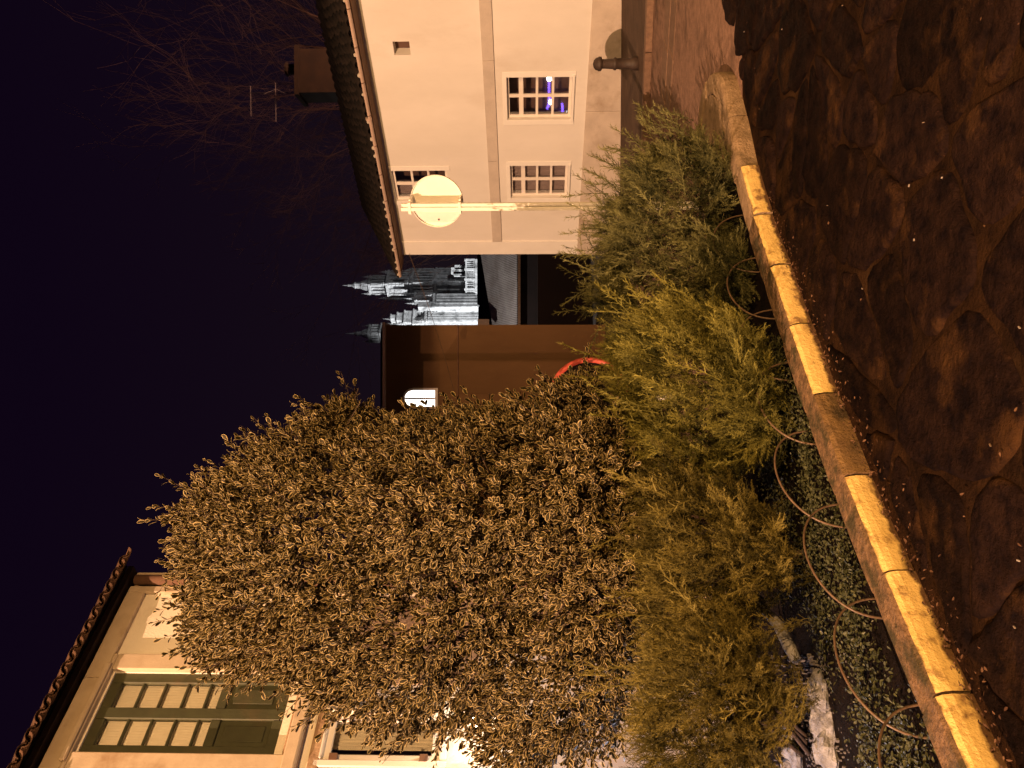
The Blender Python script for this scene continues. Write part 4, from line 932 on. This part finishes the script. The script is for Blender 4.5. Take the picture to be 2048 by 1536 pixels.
for i, k in enumerate(near):
    x, y, z = (Vector(AX[i, q]) for q in range(3)); put('leaf', me, None, sh, frame(Vector(LP[k]), x*ln[k], y*ln[k], z*ln[k]))
b = MB()
for PP, DD, LLn in ((Pe+Ne*.08, D3, L3),):
    for i in range(len(PP)):
        q = Vector(PP[i]); dd = Vector(DD[i]); b.tube([q-dd*.3, q-dd*.1, q+dd*(float(LLn[i])-.12)], [.004, .003, .0012], 4, False)
for i in range(0, len(P), 4):
    q = Vector(P[i]); dd = Vector(D1[i]); b.tube([q-dd*.35, q-dd*.1+dd*float(L1[i])*.8], [.004, .0015], 3, False)
tag(b.build('twigs', M['bark'], sh), kind='stuff')
for k in range(16):
    q = Vector(SH[k % len(SH)][0])+V(random.uniform(-.25, .25), random.uniform(-.2, .2), random.uniform(-.1, .3)); s = sbase+V(random.uniform(-.25, .25), random.uniform(-.15, .15), -.1); mdl = s.lerp(q, .5)+V(random.uniform(-.1, .1), 0, -.1)
    b = MB(); b.tube([s, s.lerp(mdl, .5)+V(0, 0, .08), mdl, q.lerp(mdl, .4), q], [.035, .028, .02, .012, .006], 7); b.build('stem', M['bark'], sh, True)

# ---- junipers: sprays of scale-like needles
def spray(seed, nb=14, L=.24):
    r_ = np.random.default_rng(seed); T = []
    bend = r_.uniform(-.5, .5)
    def axis(t): return np.array([bend*.10*t*t, L*t, -.035*t*t])
    def tri(p, d, w, l, n_):
        sd = np.cross(d, n_); sd /= np.linalg.norm(sd)+1e-9; T.append([p-sd*w, p+sd*w, p+d*l])
    for k in range(5):
        p, q = axis(k/5), axis((k+1)/5); d = (q-p); l = np.linalg.norm(d); d /= l
        for n_ in ((0, 0, 1), (1, 0, 0)): tri(p, d, .0032, l*1.6, np.array(n_, float))
    for k in range(nb):
        t = .12+.88*(k+.5)/nb; p = axis(t); a = k*2.4+r_.uniform(-.4, .4); sp = 1.0-.55*t+r_.uniform(-.15, .15)
        side = np.array([math.cos(a), 0, math.sin(a)*.6]); d = side*math.sin(sp)+np.array([0, 1, 0])*math.cos(sp); d /= np.linalg.norm(d)
        l = (.062*(1-.6*t)+.012)*r_.uniform(.75, 1.2); nrm_ = r_.normal(size=3)
        tri(p, d, .0030, l, nrm_)
        for j in range(4):
            tj = .2+.75*j/4; pj = p+d*l*tj; s2 = np.cross(d, nrm_)*(1 if j % 2 else -1); s2 /= np.linalg.norm(s2)+1e-9; dd = d*.75+s2*.65+r_.normal(size=3)*.2; dd /= np.linalg.norm(dd)
            tri(pj, dd, .0022, .020*r_.uniform(.7, 1.2), r_.normal(size=3))
    return np.array(T)
SPR = [spray(s) for s in (1, 2, 3, 4)]
def juniper(label, base, blobs, n, mt, scale=(.60, .95), inner=.9, updir=.55, tipn=0, warp=None, name='juniper'):
    root = thing(name, base, label, 'juniper', 'junipers in the planting bed')
    per = 22; npl = int(n*3.1/per)
    Pa, Na = blob_points(blobs, npl, -.35, .07); wv = np.array(warp) if warp is not None else 0
    PD = nrmz(Na*.8+np.array([0, 0, updir])+rng.normal(size=Pa.shape)*.30+wv); PL = rng.uniform(.26, .42, npl)
    PP = []; DD = []; NN = []; SC = []; CL = []
    tone = rng.normal(size=npl)*.24-.05
    for i in range(npl):
        t = (np.arange(per)+rng.random(per))/per; sd = nrmz(rng.normal(size=(per, 3))); sd = nrmz(sd-PD[i]*(sd@PD[i])[:, None])
        rad_ = .080*np.sin(np.pi*np.clip(t*.85+.12, 0, 1))*rng.uniform(.4, 1.1, per)
        pos = Pa[i]+PD[i]*((t-.72)*PL[i])[:, None]+sd*rad_[:, None]+np.array([0, 0, -.03])*(t**2)[:, None]
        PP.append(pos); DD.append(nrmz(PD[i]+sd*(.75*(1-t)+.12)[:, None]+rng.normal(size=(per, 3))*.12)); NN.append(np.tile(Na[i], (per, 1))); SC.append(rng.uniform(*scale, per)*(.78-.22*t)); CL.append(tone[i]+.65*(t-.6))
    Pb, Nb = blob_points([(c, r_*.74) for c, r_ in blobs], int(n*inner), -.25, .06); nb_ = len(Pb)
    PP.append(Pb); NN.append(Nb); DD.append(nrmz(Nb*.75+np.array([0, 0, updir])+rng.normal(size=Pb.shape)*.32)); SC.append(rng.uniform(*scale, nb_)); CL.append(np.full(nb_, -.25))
    if tipn:
        Pt, Nt = blob_points(blobs, tipn, -.3, .02); ok = Nt[:, 2] > .05; Pt, Nt = Pt[ok]+Nt[ok]*.10, Nt[ok]
        PP.append(Pt); NN.append(Nt); DD.append(nrmz(Nt*.75+np.array([0, 0, updir])+rng.normal(size=Pt.shape)*.3+wv)); SC.append(rng.uniform(.9, 1.4, len(Pt))); CL.append(np.full(len(Pt), .1))
    PP, NN, D, sc_, cl = (np.concatenate(q) for q in (PP, NN, DD, SC, CL))
    A = frames(D, NN+rng.normal(size=NN.shape)*.5); kind = rng.integers(0, 4, len(PP))
    allV = []; allR = []
    for k in range(4):
        idx = np.where(kind == k)[0]; T = SPR[k].reshape(-1, 3)
        v = PP[idx][:, None, :]-D[idx][:, None, :]*.10+np.einsum('vk,nkj->nvj', T, A[idx])*sc_[idx][:, None, None]
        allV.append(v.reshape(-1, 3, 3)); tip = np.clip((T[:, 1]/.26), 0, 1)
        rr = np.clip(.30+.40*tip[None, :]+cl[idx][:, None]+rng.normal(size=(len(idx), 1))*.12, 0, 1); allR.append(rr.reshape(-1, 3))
    VV = np.concatenate(allV); RR = np.concatenate(allR)
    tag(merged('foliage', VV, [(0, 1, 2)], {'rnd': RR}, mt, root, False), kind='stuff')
    for k in range(9):
        q = Vector(blobs[k % len(blobs)][0])+V(random.uniform(-.15, .15), random.uniform(-.1, .2), random.uniform(.05, .2)); q.z = max(q.z, .3); s = Vector(base)+V(random.uniform(-.1, .1), random.uniform(-.1, .1), -.05)
        b = MB(); b.tube([s, s.lerp(q, .4)+V(0, 0, -.02), q], [.018, .012, .004], 6); b.build('branch', M['bark'], root, True)
    return root
zb0 = lambda x, y: zg(x, y)+.1
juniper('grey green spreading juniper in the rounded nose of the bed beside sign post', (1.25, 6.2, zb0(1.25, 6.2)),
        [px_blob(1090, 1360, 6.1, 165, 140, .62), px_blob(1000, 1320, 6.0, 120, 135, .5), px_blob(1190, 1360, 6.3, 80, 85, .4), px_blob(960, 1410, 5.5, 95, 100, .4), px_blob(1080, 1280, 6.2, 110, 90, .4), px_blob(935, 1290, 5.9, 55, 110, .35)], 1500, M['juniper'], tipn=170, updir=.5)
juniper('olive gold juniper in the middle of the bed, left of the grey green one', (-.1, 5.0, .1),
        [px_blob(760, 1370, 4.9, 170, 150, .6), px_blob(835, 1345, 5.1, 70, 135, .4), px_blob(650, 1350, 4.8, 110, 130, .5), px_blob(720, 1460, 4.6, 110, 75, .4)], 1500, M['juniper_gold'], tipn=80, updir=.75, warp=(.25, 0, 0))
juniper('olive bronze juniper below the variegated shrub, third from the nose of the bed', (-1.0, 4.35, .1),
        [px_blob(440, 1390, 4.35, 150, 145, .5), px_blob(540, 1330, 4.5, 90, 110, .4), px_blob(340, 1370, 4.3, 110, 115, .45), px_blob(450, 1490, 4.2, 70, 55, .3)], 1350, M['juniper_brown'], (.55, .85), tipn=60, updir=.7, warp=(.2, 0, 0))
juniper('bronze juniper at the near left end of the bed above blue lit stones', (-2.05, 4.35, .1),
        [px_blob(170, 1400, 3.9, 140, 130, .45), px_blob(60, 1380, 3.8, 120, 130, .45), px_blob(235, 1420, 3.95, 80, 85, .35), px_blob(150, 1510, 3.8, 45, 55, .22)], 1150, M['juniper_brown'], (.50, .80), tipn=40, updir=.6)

# ---- low ground cover between hoops and junipers
gc_s = rng.uniform(1.0, 5.6, 9500); off = rng.uniform(.19, .95, 9500)
keep = np.array([math.sin(s*4.7)+math.cos(o*9+s*2.1)+rng.normal()*.6 > -.95 for s, o in zip(gc_s, off)])
gc_s, off = gc_s[keep], off[keep]
PP = []
for s, o in zip(gc_s, off):
    p, t_, ow = kpt(s); q = p-ow*o; PP.append((q[0], q[1], zg(*q)+.09+rng.uniform(0, .12)*(.6+.4*math.sin(s*9+o*14))))
PP = np.array(PP); PP = np.repeat(PP, 3, 0)+rng.normal(size=(len(PP)*3, 3))*.018
D = nrmz(rng.normal(size=PP.shape)*np.array([1, 1, .5])+np.array([.3, -.3, .25])); l_ = rng.uniform(.012, .026, len(PP))
VT = leaf_verts(PP, D, np.tile(np.array([0, -.3, 1.0]), (len(PP), 1))+rng.normal(size=PP.shape)*.4, l_, l_*.55)
tag(merged('ground_cover', VT, LEAF_F, {'rnd': np.repeat(rng.beta(1.2, 2, len(PP))[:, None], 11, 1)}, M['vinca'], None), 'low glossy leaved ground cover behind the hoop edging', 'ground cover', kind='stuff')
# grass blades and moss along the kerb
# fallen leaves along the foot of the kerb and over the street
n = 900; ss = rng.uniform(2.0, 6.6, n); oo = np.abs(rng.normal(size=n))*.09+.012; PP = []
for s, o in zip(ss, oo):
    p, t_, ow = kpt(s); q = p+ow*o; PP.append((q[0], q[1], zg(*q)+.028+rng.uniform(0, .018)))
far_n = 60; PP = np.array(PP+[(rng.uniform(-1, 4.5), rng.uniform(2.3, 5.8), .03) for _ in range(far_n)])
kd = kp[:400:4]
ok = np.array([True]*n+[((p[0]-p[1]*.95+3.7) > .3) for p in PP[n:]]); PP = PP[ok]
D = nrmz(rng.normal(size=PP.shape)*np.array([1, 1, .35])); l_ = rng.uniform(.008, .022, len(PP))
VT = leaf_verts(PP, D, np.tile(np.array([0, 0, 1.0]), (len(PP), 1))+rng.normal(size=PP.shape)*.5, l_, l_*.5)
tag(merged('fallen_leaves', VT, LEAF_F, {'rnd': np.repeat(rng.random(len(PP))[:, None], 11, 1)}, M['dead_leaf'], None), 'dry brown leaves scattered along the foot of the yellow kerb', 'leaves', kind='stuff')
b = MB()
for k in range(80):
    x, y = rng.uniform(-1.2, 4.2), rng.uniform(2.3, 5.8)
    if x-y*.95+3.55 < .25: continue
    a = rng.uniform(0, 3.14); l2 = rng.uniform(.0025, .0065); w2 = rng.uniform(.0012, .0022); c, s = math.cos(a), math.sin(a); z = .027
    b.box8([(x+c*u_-s*v_, y+s*u_+c*v_, z) for u_, v_ in ((-l2, -w2), (l2, -w2), (l2, w2), (-l2, w2))]+[(x+c*u_-s*v_, y+s*u_+c*v_, z+.005) for u_, v_ in ((-l2, -w2), (l2, -w2), (l2, w2), (-l2, w2))])
tag(b.build('litter_bits', M['litter'], None), 'tiny pale bits of litter strewn over the dark flagstones', 'litter', kind='stuff')

# ---- hoop edging
ordn = ['first', 'second', 'third', 'fourth', 'fifth', 'sixth', 'seventh', 'eighth', 'ninth', 'tenth']
s_h0 = None
sA = ks[np.argmin(np.abs(kp[:, 0]+.40)+np.abs(kp[:, 1]-3.9))]
for k in range(-4, 6):
    s0 = s_joint-.02+k*.50; s1 = s0-.62
    (pa, ta, oa), (pb, tb, ob) = kpt(s0), kpt(s1); pa = pa-oa*.21; pb = pb-ob*.21; H = .285+random.uniform(-.015, .015); lean = random.uniform(-.03, .03)
    pts_ = []
    for i in range(27):
        th = math.pi*i/26; f = (1-math.cos(th))/2; q = pa+(pb-pa)*f; h = H*math.sin(th)**.8
        pts_.append((q[0]-oa[0]*(lean*h*3+.03*(k % 2)), q[1]-oa[1]*(lean*h*3+.03*(k % 2)), zg(*q)+.06+h))
    b = MB(); b.tube(pts_, .0052, 8); o = b.build('border_hoop', M['hoop'], None, True)
    tag(o, f'thin brown hoop of the bed edging, {ordn[k+4]} from the near left end', 'hoop', 'metal hoops edging the bed')

# ---- pale stones, log and dark box under the near junipers
def rock(X, Y, r_, label, sq=.6, seed=0, zlift=0):
    rr = random.Random(seed); d_ = ray(X, Y); t_ = (.125-EYE)/d_.z; p = V(0, 0, EYE)+d_*t_
    b = MB(); n1, n2 = 16, 10; vs = []
    ph = [rr.uniform(0, 6) for _ in range(4)]
    for i in range(n2):
        th = math.pi*(i+.5)/n2
        for j in range(n1):
            a = 2*math.pi*j/n1; q = r_*(1+.18*math.sin(2*a+ph[0])+.13*math.sin(3*a+ph[1]+th*2)+.08*math.sin(5*th+ph[2])+.07*math.sin(7*a+ph[3]+4*th)); vs.append((p.x+q*math.sin(th)*math.cos(a)*1.25, p.y+q*math.sin(th)*math.sin(a), p.z+q*sq*math.cos(th)+zlift))
    fs = [(i*n1+j, (i+1)*n1+j, (i+1)*n1+(j+1) % n1, i*n1+(j+1) % n1) for i in range(n2-1) for j in range(n1)]+[tuple(range(n1)), tuple((n2-1)*n1+j for j in range(n1))[::-1]]
    b.add(vs, fs); return tag(b.build('stone', M['rock'], None), label, 'stone', 'pale stones in the bed')
rock(60, 1650, .12, 'largest pale stone lying at the near left end of the bed', .45, 1)
rock(150, 1640, .09, 'small pale stone right of the largest one under the bronze juniper', .5, 2)
rock(20, 1590, .13, 'pale stone behind the largest one at the left picture edge of the bed', .5, 3)
p0, p1 = at(330, 1535, 4.25), at(215, 1592, 3.95); b = MB(); b.tube([p0+V(0, .1, .05), p0.lerp(p1, .4), p0.lerp(p1, .8), p1], [.020, .030, .034, .026], 9)
tag(b.build('log', M['rock'], None, True), 'pale cut branch lying slanted below the bronze junipers', 'log')

# ------------------------------------------------------------------ trees beyond the white house
def bare_tree(base, h, seed, label, spread=.55, r0=.20, depth=6, name='bare_tree'):
    rr = random.Random(seed); t = thing(name, base, label, 'tree', 'bare trees beyond the white house'); tips = []
    tr = MB(); br = MB()
    def grow(p, d, l, r_, k):
        q = p; pts_ = [p]; rs = [r_]
        for i in range(4):
            d = (d+Vector((rr.gauss(0, .10), rr.gauss(0, .10), rr.gauss(0, .05)+.03))).normalized(); q = q+d*l/4; pts_.append(q.copy()); rs.append(r_*(1-.11*(i+1)))
        (tr if k == 0 else br).tube(pts_, rs, 7 if k < 2 else 3, False)
        if k >= depth: return
        for i in range(rr.choice((2, 3, 3)) if k else 5):
            a = rr.uniform(0, 6.28); ax = d.orthogonal().normalized(); ax.rotate(Matrix.Rotation(a, 3, d)); nd = (d*math.cos(spread*rr.uniform(.5, 1.2))+ax*math.sin(spread*rr.uniform(.6, 1.3))).normalized()
            grow(pts_[rr.choice((2, 3, 4, 4))], nd, l*rr.uniform(.6, .85), max(.006, rs[-1]*.60), k+1)
    grow(Vector(base), Vector((0, 0, 1)), h*.33, r0, 0)
    tr.build('trunk', M['far_bark'], t, True); br.build('crown', M['far_bark'], t, True)
    return t
def gbase(X, d): p = at(X, 1000, d); return V(p.x, p.y, -1.3)
bare_tree(gbase(1360, 31), 19, 3, 'bare spreading tree behind the antennas and chimney')
bare_tree(gbase(1440, 36), 24, 21, 'tall bare tree between the chimney and the picture edge')
bare_tree(gbase(1290, 42), 23, 27, 'tall faint bare tree farthest behind the white house')
bare_tree(gbase(1500, 33), 22, 5, 'tall bare tree behind the near end of the white house roof')
bare_tree(gbase(1230, 36), 18, 9, 'bare tree leaning left of the antennas')
bare_tree(gbase(1120, 40), 14, 12, 'small bare tree above the far end of the white house roof')

# loose pale gravel and grit at the near end of the bed
b = MB(); rr = random.Random(4)
for k in range(700):
    X, Y = rr.uniform(-40, 230), rr.gauss(1625, 38); d_ = ray(X, Y); t_ = (.112-EYE)/d_.z; p = V(0, 0, EYE)+d_*t_
    q = rr.uniform(.003, .007)*(2.0 if rr.random() < .05 else 1)
    vs = [(p.x+q*rr.uniform(.6, 1.2)*math.cos(a), p.y+q*rr.uniform(.6, 1.2)*math.sin(a), p.z+z) for z in (-.03, q*.5) for a in (0, 1.26, 2.5, 3.77, 5.03)]+[(p.x, p.y, p.z+q*.8)]
    b.add(vs, [(i, (i+1) % 5, 5+(i+1) % 5, 5+i) for i in range(5)]+[(5+i, 5+(i+1) % 5, 10) for i in range(5)])
tag(b.build('gravel', M['grit'], None), 'loose pale gravel around the stones at the near end of the bed', 'gravel', kind='stuff')
